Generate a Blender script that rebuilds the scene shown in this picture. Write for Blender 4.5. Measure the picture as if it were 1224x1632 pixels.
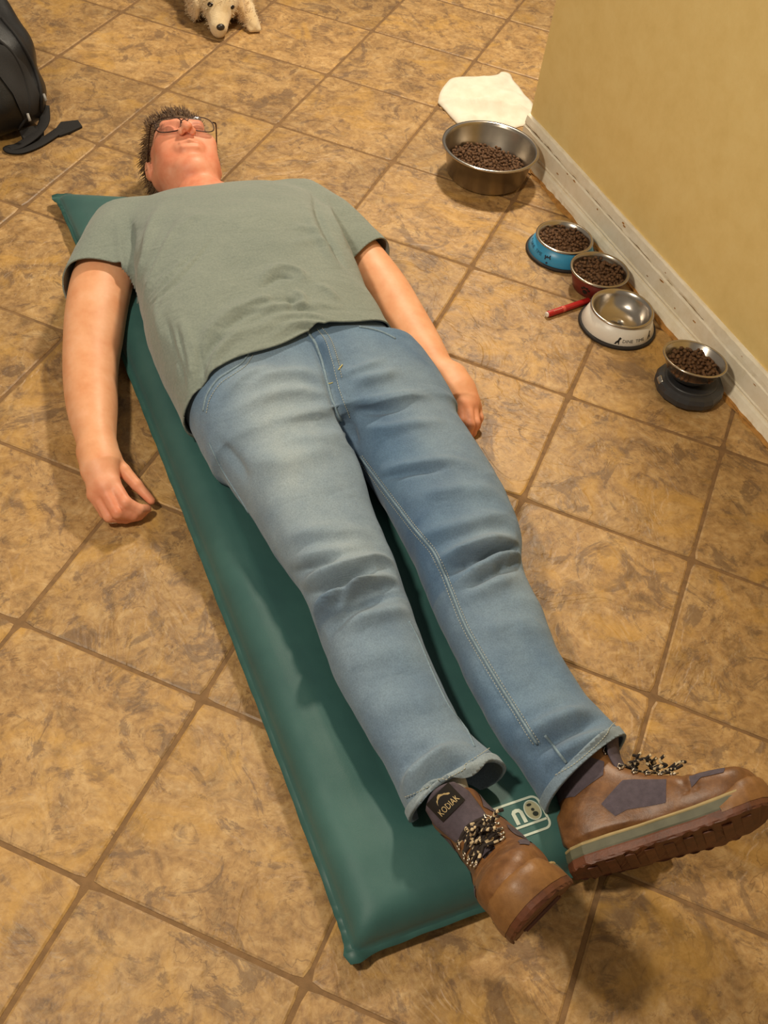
import bpy, bmesh, math, random
import numpy as np
from mathutils import Vector, Matrix
from mathutils.bvhtree import BVHTree

for o in list(bpy.data.objects): bpy.data.objects.remove(o)
S = bpy.context.scene
COL = S.collection
random.seed(4); RNG = np.random.default_rng(7)

# ------------------------------------------------------------------ camera
FPX = 1796.85                                    # focal length in pixels of the 1224x1632 frame
CAM_LOC = np.array([0.47051, -2.18194, 1.52194])
CR = np.array([[0.92166847, 0.37127802, 0.1126049],
               [0.34616921, -0.65589049, -0.67080142],
               [-0.17519734, 0.65723686, -0.7330386]])     # rows: image right, image down, view
cd = bpy.data.cameras.new('camera'); cam = bpy.data.objects.new('camera', cd); COL.objects.link(cam)
cd.sensor_fit = 'VERTICAL'; cd.sensor_height = 24.0; cd.lens = FPX / 1632 * 24.0
cd.clip_start = 0.05; cd.clip_end = 50
m3 = Matrix((CR[0], -CR[1], -CR[2])).transposed()
cam.matrix_world = Matrix.Translation(CAM_LOC) @ m3.to_4x4()
S.camera = cam

# the mat frame: a runs along the mat from head to foot, b across it towards the wall
MO = np.array([-0.92393, -0.28090, 0.0]); MANG = math.radians(-45.36)
MM = Matrix.Translation(MO) @ Matrix.Rotation(MANG, 4, 'Z')
MR = np.array(Matrix.Rotation(MANG, 3, 'Z'))
def MW(a, b, z=0.0): return Vector(MO + MR @ np.array([a, b, z]))
CAM_M = MR.T @ (CAM_LOC - MO)

# ------------------------------------------------------------------ light
w = bpy.data.worlds.new('world'); S.world = w; w.use_nodes = True
bg = w.node_tree.nodes['Background']
bg.inputs[0].default_value = (1.0, 0.85, 0.66, 1); bg.inputs[1].default_value = 0.18
def area(name, loc, size, power, col, aim):
    l = bpy.data.lights.new(name, 'AREA'); l.shape = 'DISK'; l.size = size; l.energy = power; l.color = col
    o = bpy.data.objects.new(name, l); COL.objects.link(o); o.location = loc
    o.rotation_euler = (Vector(aim) - Vector(loc)).to_track_quat('-Z', 'Y').to_euler()
    return o
area('hall_ceiling_light', MW(-0.8, 1.44, 2.35), 0.24, 51, (1.0, 0.87, 0.68), MW(0.6, 0.5, 0))
area('kitchen_ceiling_light', MW(1.55, -1.05, 2.35), 0.22, 32, (1.0, 0.89, 0.72), MW(0.9, 0.5, 0))
S.view_settings.view_transform = 'Standard'; S.view_settings.look = 'None'
S.view_settings.exposure = 0.42; S.view_settings.gamma = 1.0
S.view_settings.use_curve_mapping = False

# ------------------------------------------------------------------ small helpers
def lin(r, g, b):
    f = lambda c: (c / 255) / 12.92 if c / 255 <= 0.04045 else ((c / 255 + 0.055) / 1.055) ** 2.4
    return (f(r), f(g), f(b), 1)
class NT:
    def __init__(s, name):
        s.m = bpy.data.materials.new(name); s.m.use_nodes = True
        s.t = s.m.node_tree; s.b = s.t.nodes['Principled BSDF']
    def n(s, typ, **kw):
        nd = s.t.nodes.new(typ)
        for k, v in kw.items():
            if k.startswith('i_'): nd.inputs[k[2:]].default_value = v
            else: setattr(nd, k, v)
        return nd
    def l(s, a, b): s.t.links.new(a, b)
    def coord(s, kind='Object', scale=(1, 1, 1)):
        tc = s.n('ShaderNodeTexCoord'); mp = s.n('ShaderNodeMapping'); mp.inputs['Scale'].default_value = scale
        s.l(tc.outputs[kind], mp.inputs[0]); return mp.outputs[0]
    def noise(s, vec, scale, detail=4, rough=0.55, dist=0.0):
        n = s.n('ShaderNodeTexNoise'); n.inputs['Scale'].default_value = scale; n.inputs['Detail'].default_value = detail
        n.inputs['Roughness'].default_value = rough; n.inputs['Distortion'].default_value = dist
        s.l(vec, n.inputs['Vector']); return n
    def ramp(s, fac, stops, interp='LINEAR'):
        r = s.n('ShaderNodeValToRGB'); r.color_ramp.interpolation = interp
        e = r.color_ramp.elements
        while len(e) < len(stops): e.new(0.5)
        for q, (p, c) in zip(e, stops): q.position = p; q.color = c
        s.l(fac, r.inputs[0]); return r.outputs[0]
    def mix(s, fac, a, b, mode='MIX'):
        x = s.n('ShaderNodeMix', data_type='RGBA', blend_type=mode)
        for sock, v in ((x.inputs[0], fac), (x.inputs[6], a), (x.inputs[7], b)):
            if isinstance(v, (int, float, tuple)): sock.default_value = v
            else: s.l(v, sock)
        return x.outputs[2]
    def bump(s, h, strength=0.3, dist=0.002, prev=None):
        b = s.n('ShaderNodeBump'); b.inputs['Strength'].default_value = strength; b.inputs['Distance'].default_value = dist
        s.l(h, b.inputs['Height'])
        if prev is not None: s.l(prev, b.inputs['Normal'])
        return b.outputs[0]
    def set(s, **kw):
        for k, v in kw.items():
            i = s.b.inputs[k.replace('_', ' ')]
            if isinstance(v, (int, float, tuple)): i.default_value = v
            else: s.l(v, i)
        return s.m
def flat(name, rgb, rough=0.5, metal=0.0, var=0.12, scale=40, bump=0.0, bscale=300, **kw):
    """plain procedural material: a little value noise and fine relief"""
    t = NT(name); c = t.coord(); n = t.noise(c, scale, 3)
    d = tuple(x * (1 - var) for x in lin(*rgb)[:3]) + (1,); h = tuple(min(1, x * (1 + var)) for x in lin(*rgb)[:3]) + (1,)
    t.set(Base_Color=t.ramp(n.outputs[0], [(0.3, d), (0.7, h)]), Roughness=rough, Metallic=metal)
    if bump:
        n2 = t.noise(c, bscale, 2); t.set(Normal=t.bump(n2.outputs[0], bump, 0.001))
    for k, v in kw.items(): t.set(**{k: v})
    return t.m
def link(o, parent=None):
    COL.objects.link(o)
    if parent is not None: o.parent = parent
    return o
def mesh_obj(name, V, F, mat, parent=None, smooth=True):
    me = bpy.data.meshes.new(name)
    me.from_pydata([tuple(map(float, v)) for v in V], [], [tuple(map(int, f)) for f in F]); me.update()
    if smooth: me.shade_smooth()
    if mat is not None: me.materials.append(mat)
    return link(bpy.data.objects.new(name, me), parent)
def bm_obj(name, bm, mat, parent=None, smooth=True):
    me = bpy.data.meshes.new(name); bmesh.ops.recalc_face_normals(bm, faces=bm.faces); bm.to_mesh(me); bm.free()
    if smooth: me.shade_smooth()
    me.materials.append(mat)
    return link(bpy.data.objects.new(name, me), parent)
def empty(name, loc=(0, 0, 0), rz=0.0):
    o = bpy.data.objects.new(name, None); COL.objects.link(o); o.location = loc; o.rotation_euler = (0, 0, rz)
    o.empty_display_size = 0.05; return o
def tag(o, label=None, cat=None, group=None, kind=None):
    if label: o['label'] = label
    if cat: o['category'] = cat
    if group: o['group'] = group
    if kind: o['kind'] = kind
    return o
def lathe(prof, seg=64):
    """prof: (r, z) points; revolve about z"""
    V = []; F = []
    for r, z in prof:
        for k in range(seg):
            t = 2 * math.pi * k / seg; V.append((r * math.cos(t), r * math.sin(t), z))
    for i in range(len(prof) - 1):
        for k in range(seg):
            k2 = (k + 1) % seg
            F.append((i * seg + k, i * seg + k2, (i + 1) * seg + k2, (i + 1) * seg + k))
    if prof[0][0] < 1e-4 or True:
        pass
    return V, F
def catmull(P, n=8):
    P = np.asarray(P, float); Q = np.vstack([2 * P[0] - P[1], P, 2 * P[-1] - P[-2]]); out = []
    for i in range(1, len(Q) - 2):
        for t in np.linspace(0, 1, n, endpoint=False):
            a, b, c, d = Q[i - 1], Q[i], Q[i + 1], Q[i + 2]
            out.append(0.5 * ((2 * b) + (c - a) * t + (2 * a - 5 * b + 4 * c - d) * t * t + (3 * b - a - 3 * c + d) * t ** 3))
    out.append(P[-1]); return np.array(out)
def tube(P, r, sides=6, closed=False, cap=True, flat=None):
    """tube mesh along polyline P; r number or list; flat=(up vector, ratio) squashes it"""
    P = np.asarray(P, float); n = len(P); r = np.broadcast_to(np.asarray(r, float), (n,))
    T = np.roll(P, -1, 0) - np.roll(P, 1, 0) if closed else np.gradient(P, axis=0)
    T /= np.linalg.norm(T, axis=1)[:, None] + 1e-12
    u = np.array([0, 0, 1.0]) if abs(T[0][2]) < 0.9 else np.array([1.0, 0, 0])
    V = []; F = []
    for i in range(n):
        u = u - T[i] * (u @ T[i]); nu = np.linalg.norm(u); u = u / nu if nu > 1e-6 else np.array([0, 1.0, 0])
        if flat is not None:
            u = np.array(flat[0], float); u = u - T[i] * (u @ T[i]); u /= np.linalg.norm(u) + 1e-9
        v = np.cross(T[i], u); k = flat[1] if flat is not None else 1.0
        for s in range(sides):
            t = 2 * math.pi * s / sides; V.append(P[i] + r[i] * (k * math.cos(t) * u + math.sin(t) * v))
    m = n if closed else n - 1
    for i in range(m):
        j = (i + 1) % n
        for s in range(sides):
            s2 = (s + 1) % sides; F.append((i * sides + s, i * sides + s2, j * sides + s2, j * sides + s))
    if cap and not closed:
        F.append(tuple(range(sides))[::-1]); F.append(tuple((n - 1) * sides + s for s in range(sides)))
    return V, F
def joinmesh(parts):
    V = []; F = []
    for v, f in parts:
        o = len(V); V.extend(v); F.extend([tuple(i + o for i in q) for q in f])
    return V, F
def box_bm(bm, cx, cy, cz, sx, sy, sz, bevel=0.0):
    r = bmesh.ops.create_cube(bm, size=1)
    for v in r['verts']: v.co = Vector((cx + v.co.x * sx, cy + v.co.y * sy, cz + v.co.z * sz))
    if bevel:
        es = list({e for v in r['verts'] for e in v.link_edges})
        bmesh.ops.bevel(bm, geom=es, offset=bevel, segments=2, affect='EDGES', profile=0.5)

# ------------------------------------------------------------------ signed-distance modelling
class Grid:
    def __init__(s, xs, ys, zs):
        s.ax = [np.asarray(q, np.float32) for q in (xs, ys, zs)]
        s.F = np.full([len(q) for q in s.ax], 0.08, np.float32)
    def sl(s, lo, hi):
        out = []
        for q, l, h in zip(s.ax, lo, hi):
            i = max(0, np.searchsorted(q, l) - 1); j = min(len(q), np.searchsorted(q, h) + 1); out.append(slice(i, max(j, i + 1)))
        return tuple(out)
    def sub(s, lo, hi):
        q = s.sl(lo, hi)
        return q, s.ax[0][q[0]][:, None, None], s.ax[1][q[1]][None, :, None], s.ax[2][q[2]][None, None, :]
    def put(s, fn, lo, hi, k=0.0, mode='add'):
        pad = k + 0.012
        q, X, Y, Z = s.sub(np.array(lo) - pad, np.array(hi) + pad)
        d = fn(X, Y, Z).astype(np.float32); A = s.F[q]
        if mode == 'add':
            if k > 0:
                h = np.maximum(k - np.abs(A - d), 0) / k; s.F[q] = np.minimum(A, d) - h * h * k * 0.25
            else: s.F[q] = np.minimum(A, d)
        else:
            d = -d
            if k > 0:
                h = np.maximum(k - np.abs(A - d), 0) / k; s.F[q] = np.maximum(A, d) + h * h * k * 0.25
            else: s.F[q] = np.maximum(A, d)
    def rc(s, p1, r1, p2, r2, k=0.01, mode='add'):
        p1 = np.array(p1, float); p2 = np.array(p2, float); v = p2 - p1; vv = v @ v + 1e-12
        def fn(X, Y, Z):
            t = np.clip(((X - p1[0]) * v[0] + (Y - p1[1]) * v[1] + (Z - p1[2]) * v[2]) / vv, 0, 1)
            return np.sqrt((X - p1[0] - t * v[0]) ** 2 + (Y - p1[1] - t * v[1]) ** 2 + (Z - p1[2] - t * v[2]) ** 2) - (r1 + t * (r2 - r1))
        m = max(r1, r2); s.put(fn, np.minimum(p1, p2) - m, np.maximum(p1, p2) + m, k, mode)
    def ell(s, c, r, rot=None, k=0.01, mode='add'):
        c = np.array(c, float); r = np.array(r, float); M = np.eye(3) if rot is None else np.array(rot)  # rows = axes
        def fn(X, Y, Z):
            dx, dy, dz = X - c[0], Y - c[1], Z - c[2]
            q = [M[i][0] * dx + M[i][1] * dy + M[i][2] * dz for i in range(3)]
            k0 = np.sqrt(sum((q[i] / r[i]) ** 2 for i in range(3))); k1 = np.sqrt(sum((q[i] / r[i] ** 2) ** 2 for i in range(3)))
            return k0 * (k0 - 1) / (k1 + 1e-9)
        e = np.sqrt(((M.T * r) ** 2).sum(1)); s.put(fn, c - e, c + e, k, mode)
    def chain(s, pts, rad, k=0.006, mode='add'):
        for i in range(len(pts) - 1): s.rc(pts[i], rad[i], pts[i + 1], rad[i + 1], k, mode)
    def mesh(s):
        return surfnet(*s.ax, s.F)
def loft_fn(kn, n=2.3, axis=0, ends=True):
    """kn rows: t, c1, c2, w, h ; section in the two other axes"""
    kn = np.asarray(kn, float); T = kn[:, 0]
    tt = np.linspace(T[0], T[-1], 240)
    cols = []
    for c in range(1, 5):
        y = kn[:, c]; m = np.gradient(y, T); i = np.clip(np.searchsorted(T, tt) - 1, 0, len(T) - 2)
        h = T[i + 1] - T[i]; u = (tt - T[i]) / h
        cols.append((2 * u ** 3 - 3 * u ** 2 + 1) * y[i] + (u ** 3 - 2 * u ** 2 + u) * h * m[i] + (-2 * u ** 3 + 3 * u ** 2) * y[i + 1] + (u ** 3 - u ** 2) * h * m[i + 1])
    def fn(X, Y, Z):
        A = [X, Y, Z]; t = A[axis]; U, Vv = [A[i] for i in range(3) if i != axis]
        c1, c2, w_, h_ = [np.interp(t, tt, q) for q in cols]
        q = ((np.abs(U - c1) / w_) ** n + (np.abs(Vv - c2) / h_) ** n) ** (1.0 / n)
        d = (q - 1) * np.minimum(w_, h_)
        if ends: d = np.maximum(d, np.maximum(T[0] - t, t - T[-1]))
        return d
    fn.lo = lambda: bounds(-1); fn.hi = lambda: bounds(1)
    def bounds(sg):
        r = [None] * 3; r[axis] = T[0] if sg < 0 else T[-1]; o = [i for i in range(3) if i != axis]
        for j, i in enumerate(o):
            v = kn[:, 1 + j] + sg * (kn[:, 3 + j] + 0.01); r[i] = v.min() if sg < 0 else v.max()
        return np.array(r)
    return fn
def surfnet(xs, ys, zs, F):
    ins = F < 0
    c = np.zeros([n - 1 for n in F.shape], np.int8)
    for i in (0, 1):
        for j in (0, 1):
            for k in (0, 1):
                c += ins[i:F.shape[0] - 1 + i, j:F.shape[1] - 1 + j, k:F.shape[2] - 1 + k]
    act = (c > 0) & (c < 8); I, J, K = np.nonzero(act)
    idx = np.full(act.shape, -1, np.int32); idx[act] = np.arange(len(I))
    acc = np.zeros((len(I), 3)); cnt = np.zeros(len(I))
    cs = [(i, j, k) for i in (0, 1) for j in (0, 1) for k in (0, 1)]
    val = {q: F[I + q[0], J + q[1], K + q[2]] for q in cs}
    pos = {q: np.stack([xs[I + q[0]], ys[J + q[1]], zs[K + q[2]]], 1) for q in cs}
    for q in cs:
        for d in range(3):
            if q[d] == 0:
                p = list(q); p[d] = 1; p = tuple(p)
                f0, f1 = val[q], val[p]; mk = (f0 < 0) != (f1 < 0)
                t = np.where(mk, f0 / (f0 - f1 + 1e-20), 0)
                acc += np.where(mk[:, None], pos[q] + t[:, None] * (pos[p] - pos[q]), 0); cnt += mk
    V = acc / cnt[:, None]
    quads = []
    for d in range(3):
        a = [slice(None)] * 3; b = [slice(None)] * 3; a[d] = slice(0, -1); b[d] = slice(1, None)
        s0 = ins[tuple(a)]; s1 = ins[tuple(b)]; e = s0 != s1
        P = np.array(np.nonzero(e)).T; o = [x for x in range(3) if x != d]
        ok = np.ones(len(P), bool)
        for x in o: ok &= (P[:, x] >= 1) & (P[:, x] < F.shape[x] - 1)
        P = P[ok]; fl = s0[tuple(P.T)]
        def cell(du, dv):
            Q = P.copy(); Q[:, o[0]] += du; Q[:, o[1]] += dv; return idx[tuple(Q.T)]
        q = np.stack([cell(-1, -1), cell(0, -1), cell(0, 0), cell(-1, 0)], 1)
        if d == 1: fl = ~fl
        q[~fl] = q[~fl][:, ::-1]; quads.append(q)
    Q = np.vstack(quads); Q = Q[(Q >= 0).all(1)]
    return V, Q
def vnormals(V, Q):
    A, B, C_, D = (V[Q[:, i]] for i in range(4)) if Q.shape[1] == 4 else (V[Q[:, 0]], V[Q[:, 1]], V[Q[:, 2]], V[Q[:, 2]])
    n = np.cross(C_ - A, D - B) if Q.shape[1] == 4 else np.cross(B - A, C_ - A)
    N = np.zeros_like(V)
    for i in range(Q.shape[1]): np.add.at(N, Q[:, i], n)
    return N / (np.linalg.norm(N, axis=1)[:, None] + 1e-12)
def smooth(V, Q, it=1, lam=0.5):
    E = np.vstack([Q[:, [i, (i + 1) % Q.shape[1]]] for i in range(Q.shape[1])]); E = np.vstack([E, E[:, ::-1]])
    deg = np.bincount(E[:, 0], minlength=len(V)).astype(float)
    for _ in range(it):
        A = np.zeros_like(V)
        for k in range(3): A[:, k] = np.bincount(E[:, 0], V[E[:, 1], k], len(V))
        V = V + lam * (A / np.maximum(deg, 1)[:, None] - V)
    return V
def tris(Q):
    return np.vstack([Q[:, [0, 1, 2]], Q[:, [0, 2, 3]]]) if Q.shape[1] == 4 else Q
def clip(V, T, s):
    """keep the part of the triangle mesh where s > 0, cut exactly along s = 0"""
    s = np.where(np.abs(s) < 1e-7, 1e-7, s); pos_ = s[T] > 0; n = pos_.sum(1)
    keep = [tuple(t) for t in T[n == 3]]; V = list(map(tuple, V)); ed = {}
    def cut(i, j):
        k = (i, j) if i < j else (j, i)
        if k not in ed:
            t = s[i] / (s[i] - s[j]); ed[k] = len(V)
            V.append(tuple(V[i][x] + t * (V[j][x] - V[i][x]) for x in range(3)))
        return ed[k]
    for t in T[(n > 0) & (n < 3)]:
        poly = []
        for x in range(3):
            i, j = int(t[x]), int(t[(x + 1) % 3])
            if s[i] > 0: poly.append(i)
            if (s[i] > 0) != (s[j] > 0): poly.append(cut(i, j))
        for x in range(1, len(poly) - 1): keep.append((poly[0], poly[x], poly[x + 1]))
    keep = np.array(keep, int); used = np.unique(keep); mp = np.full(len(V), -1); mp[used] = np.arange(len(used))
    return np.array(V)[used], mp[keep]
def inpoly(P, poly):
    """signed distance to a 2-D polygon, positive inside"""
    poly = np.asarray(poly, float); d = np.full(len(P), 1e9); ins = np.zeros(len(P), bool)
    for i in range(len(poly)):
        a = poly[i]; b = poly[(i + 1) % len(poly)]; e = b - a; w_ = P - a
        t = np.clip((w_ @ e) / (e @ e), 0, 1); d = np.minimum(d, np.linalg.norm(w_ - t[:, None] * e, axis=1))
        c = (a[1] > P[:, 1]) != (b[1] > P[:, 1])
        x = (b[0] - a[0]) * (P[:, 1] - a[1]) / (b[1] - a[1] + 1e-12) + a[0]; ins ^= c & (P[:, 0] < x)
    return np.where(ins, d, -d)
def vnoise(P, sc, seed=0):
    """cheap smooth value noise, -1..1"""
    r = np.random.default_rng(seed); out = np.zeros(len(P))
    for _ in range(7):
        k = r.normal(size=3); k = k / np.linalg.norm(k) * sc * r.uniform(0.6, 1.6); out += np.sin(P @ k + r.uniform(0, 6.28))
    return out / 3.5
def ray_m(u, v):
    """viewing direction of a pixel, in the mat frame"""
    d = CR.T @ np.array([(u - 612) / FPX, (v - 816) / FPX, 1.0]); return MR.T @ d
def pix(u, v, z):
    r = ray_m(u, v); t = (z - CAM_M[2]) / r[2]; return CAM_M + t * r
class Caster:
    """finds the place on a garment that a crease or seam seen in the photograph runs over"""
    def __init__(s, V, Q): s.b = BVHTree.FromPolygons([tuple(map(float, v)) for v in V], [tuple(map(int, q)) for q in Q])
    def hit(s, u, v):
        r = ray_m(u, v); r = r / np.linalg.norm(r); h = s.b.ray_cast(Vector(CAM_M), Vector(r))
        if h[0] is None: 
            return None
        return np.array(h[0]), np.array(h[1])
    def line(s, pts, n=8, lift=0.0):
        out = []
        for u, v in catmull(pts, n):
            h = s.hit(u, v)
            if h is not None: out.append(h[0] + h[1] * lift)
        return np.array(out)
def folds(V, Q, strokes, FOLD=1.6):
    """creases: (pixel polyline, half width, height)"""
    N = vnormals(V, Q); cs = Caster(V, Q); D = np.zeros(len(V))
    for pts, wd, ht in strokes:
        L = cs.line(pts, 8)
        if len(L) < 2: continue
        L = L[np.concatenate([[True], np.linalg.norm(np.diff(L, axis=0), axis=1) < 0.06])]
        lo = L.min(0) - 3 * wd; hi = L.max(0) + 3 * wd
        I = np.nonzero(((V > lo) & (V < hi)).all(1))[0]
        if len(I) == 0: continue
        best = np.full(len(I), 1e9); par = np.zeros(len(I)); m = len(L) - 1
        for i in range(m):
            a, b = L[i], L[i + 1]; e = b - a; t = np.clip(((V[I] - a) @ e) / (e @ e + 1e-12), 0, 1)
            d = np.linalg.norm(V[I] - a - t[:, None] * e, axis=1); k = d < best; best[k] = d[k]; par[k] = (i + t[k]) / m
        tp = np.clip(3.2 * np.minimum(par, 1 - par), 0, 1)
        D[I] += FOLD * ht * tp * np.exp(-(best / wd) ** 2)
    return V + N * D[:, None]

# ------------------------------------------------------------------ materials
def tile_material():
    t = NT('slate_tile'); tc = t.n('ShaderNodeTexCoord'); oi = t.n('ShaderNodeObjectInfo')
    ad = t.n('ShaderNodeVectorMath', operation='ADD'); mu = t.n('ShaderNodeVectorMath', operation='SCALE'); mu.inputs['Scale'].default_value = 37.0
    t.l(oi.outputs['Location'], mu.inputs[0]); t.l(tc.outputs['Object'], ad.inputs[0]); t.l(mu.outputs[0], ad.inputs[1]); v = ad.outputs[0]
    big = t.noise(v, 6.0, 5, 0.60, 0.9); mid = t.noise(v, 17, 6, 0.66, 1.2); fine = t.noise(v, 70, 5, 0.7, 0.5)
    c1 = t.ramp(big.outputs[0], [(0.34, lin(118, 90, 58)), (0.45, lin(158, 122, 76)), (0.55, lin(186, 146, 90)), (0.68, lin(206, 170, 116))])
    c2 = t.ramp(mid.outputs[0], [(0.36, lin(98, 74, 50)), (0.46, lin(158, 120, 74)), (0.56, lin(188, 148, 92)), (0.68, lin(212, 180, 130))])
    c = t.mix(0.55, c1, c2)
    c3 = t.ramp(fine.outputs[0], [(0.34, lin(92, 68, 46)), (0.48, lin(166, 128, 80)), (0.64, lin(218, 184, 130))])
    c = t.mix(0.26, c, c3)
    dk = t.noise(v, 9, 6, 0.72, 2.0)
    df = t.ramp(dk.outputs[0], [(0.54, (0, 0, 0, 1)), (0.60, (1, 1, 1, 1))]); c = t.mix(df, c, t.mix(0.6, c, lin(104, 80, 60)))
    sp = t.ramp(t.noise(v, 46, 6, 0.75, 1.0).outputs[0], [(0.56, (0, 0, 0, 1)), (0.70, (1, 1, 1, 1))]); c = t.mix(sp, c, t.mix(0.6, c, lin(108, 74, 40)))
    yl = t.ramp(t.noise(v, 7.5, 5, 0.6, 1.0).outputs[0], [(0.52, (0, 0, 0, 1)), (0.66, (1, 1, 1, 1))]); c = t.mix(yl, c, t.mix(0.5, c, lin(204, 156, 72)))
    # thin layered cleft lines of the stone
    w_ = t.noise(v, 5.0, 4, 0.55, 1.6); fr = t.n('ShaderNodeMath', operation='PINGPONG'); fr.inputs[1].default_value = 0.055
    t.l(w_.outputs[0], fr.inputs[0])
    ln = t.ramp(fr.outputs[0], [(0.0, (1, 1, 1, 1)), (0.0045, (0, 0, 0, 1))])
    gate = t.ramp(t.noise(v, 8, 2).outputs[0], [(0.52, (0, 0, 0, 1)), (0.62, (1, 1, 1, 1))])
    lm = t.mix(1.0, ln, gate, 'MULTIPLY'); c = t.mix(lm, c, t.mix(0.6, c, lin(92, 66, 42)))
    var = t.n('ShaderNodeHueSaturation'); rr = t.n('ShaderNodeMapRange'); rr.inputs[3].default_value = 0.84; rr.inputs[4].default_value = 1.06
    t.l(oi.outputs['Random'], rr.inputs[0]); t.l(rr.outputs[0], var.inputs['Value']); t.l(c, var.inputs['Color'])
    st = t.noise(v, 5.0, 4, 0.55, 1.6); pl = t.ramp(st.outputs[0], [(0.36, (0, 0, 0, 1)), (0.42, (0.3, 0.3, 0.3, 1)), (0.47, (0.35, 0.35, 0.35, 1)), (0.50, (0.7, 0.7, 0.7, 1)), (0.60, (0.75, 0.75, 0.75, 1)), (0.64, (1, 1, 1, 1))])
    b = t.bump(pl, 0.55, 0.004); b = t.bump(mid.outputs[0], 0.35, 0.004, b); b = t.bump(fine.outputs[0], 0.25, 0.0015, b)
    ro = t.n('ShaderNodeMapRange'); ro.inputs[3].default_value = 0.38; ro.inputs[4].default_value = 0.62; t.l(mid.outputs[0], ro.inputs[0])
    return t.set(Base_Color=var.outputs[0], Roughness=ro.outputs[0], Normal=b)
M_TILE = tile_material()
M_GROUT = flat('grout', (128, 97, 62), 0.9, var=0.2, scale=60, bump=0.4, bscale=500)
def wall_material():
    t = NT('painted_drywall'); c = t.coord(); n = t.noise(c, 14, 5, 0.7); n2 = t.noise(c, 260, 3, 0.6); n3 = t.noise(c, 60, 3, 0.6)
    col = t.ramp(n.outputs[0], [(0.3, lin(234, 204, 132)), (0.5, lin(239, 210, 139)), (0.72, lin(243, 216, 147))])
    return t.set(Base_Color=col, Roughness=0.7, Normal=t.bump(n3.outputs[0], 0.15, 0.002, t.bump(n2.outputs[0], 0.35, 0.001)))
M_WALL = wall_material()
def white_paint():
    t = NT('old_white_paint'); c = t.coord(); n = t.noise(c, 26, 5, 0.7); s = t.noise(c, 90, 5, 0.75, 0.6)
    col = t.ramp(n.outputs[0], [(0.3, lin(236, 223, 194)), (0.6, lin(247, 237, 214))])
    sp = t.ramp(s.outputs[0], [(0.66, (0, 0, 0, 1)), (0.74, (1, 1, 1, 1))])
    return t.set(Base_Color=t.mix(sp, col, t.mix(0.5, col, lin(150, 120, 80))), Roughness=0.42, Normal=t.bump(n.outputs[0], 0.2, 0.002))
M_PAINT = white_paint()
M_TAN = flat('bare_tan_edge', (176, 126, 62), 0.85, var=0.25, scale=60, bump=0.5, bscale=200)
M_STEEL = flat('brushed_steel', (190, 182, 172), 0.24, 1.0, var=0.06, scale=20)
M_STEEL2 = flat('worn_steel', (176, 166, 152), 0.30, 1.0, var=0.10, scale=25)
M_RUBBER = flat('black_rubber', (38, 32, 28), 0.7, var=0.2)
M_BLUE = flat('blue_enamel', (58, 150, 196), 0.35, var=0.06)
M_WHITE = flat('white_enamel', (232, 226, 214), 0.35, var=0.04)
M_RED = flat('dark_red_enamel', (104, 34, 28), 0.4, var=0.12)
M_INK = flat('black_print', (24, 20, 18), 0.6, var=0.1)
M_INKB = flat('dark_blue_print', (18, 40, 62), 0.6, var=0.1)
M_CHAR = flat('charcoal_plastic', (52, 52, 54), 0.42, var=0.15, bump=0.2)
M_KIB = None
def kibble_material():
    t = NT('dry_kibble'); c = t.coord(); n = t.noise(c, 130, 4, 0.6); n2 = t.noise(c, 900, 2)
    return t.set(Base_Color=t.ramp(n.outputs[0], [(0.25, lin(70, 46, 27)), (0.5, lin(98, 67, 40)), (0.75, lin(124, 88, 55))]), Roughness=0.8, Normal=t.bump(n2.outputs[0], 0.4, 0.001))
M_KIB = kibble_material()

# ------------------------------------------------------------------ floor of square slate-look tiles
T = 0.33
V = [(-4, -4, 0), (4, -4, 0), (4, 4.5, 0), (-4, 4.5, 0), (-4, -4, -0.05), (4, -4, -0.05), (4, 4.5, -0.05), (-4, 4.5, -0.05)]
V = [(x, y, z - 0.0022) for x, y, z in V]
floor = mesh_obj('floor', V, [(0, 1, 2, 3), (7, 6, 5, 4), (0, 4, 5, 1), (1, 5, 6, 2), (2, 6, 7, 3), (3, 7, 4, 0)], M_GROUT, smooth=False)
tag(floor, 'tan and brown square slate-look tile floor with brown grout', None, None, 'structure')
def tile_mesh(k):
    r = random.Random(k); g = 0.0036; h = T / 2 - g; ring = []
    for sx, sy, ex, ey in ((-1, -1, 1, 0), (1, -1, 0, 1), (1, 1, -1, 0), (-1, 1, 0, -1)):
        for q in (0.0, 0.06, 0.36, 0.64, 0.94):
            x = sx * h + ex * 2 * h * q; y = sy * h + ey * 2 * h * q
            j = r.uniform(-0.0009, 0.0009)
            if q == 0: x -= sx * 0.003; y -= sy * 0.003
            else: x += (abs(ey)) * j; y += (abs(ex)) * j
            ring.append((x, y))
    n = len(ring); V = [(x, y, -0.008) for x, y in ring] + [(x, y, -0.0016) for x, y in ring]
    V += [(x * (1 - 0.0032 / h), y * (1 - 0.0032 / h), 0.0 + r.uniform(-0.0003, 0.0002)) for x, y in ring]
    F = []
    for i in range(n):
        j = (i + 1) % n; F += [(i, j, n + j, n + i), (n + i, n + j, 2 * n + j, 2 * n + i)]
    F.append(tuple(range(2 * n, 3 * n)))
    me = bpy.data.meshes.new('tile'); me.from_pydata(V, [], F); me.materials.append(M_TILE); return me
TM = [tile_mesh(k) for k in range(6)]
for i in range(-9, 6):
    for j in range(-7, 8):
        o = bpy.data.objects.new('tile', random.choice(TM)); o.location = ((i + 0.5) * T, (j + 0.5) * T, 0)
        o.rotation_euler = (random.uniform(-.0006, .0006), random.uniform(-.0006, .0006), random.choice((0, 1, 2, 3)) * math.pi / 2)
        link(o, floor)

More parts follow.
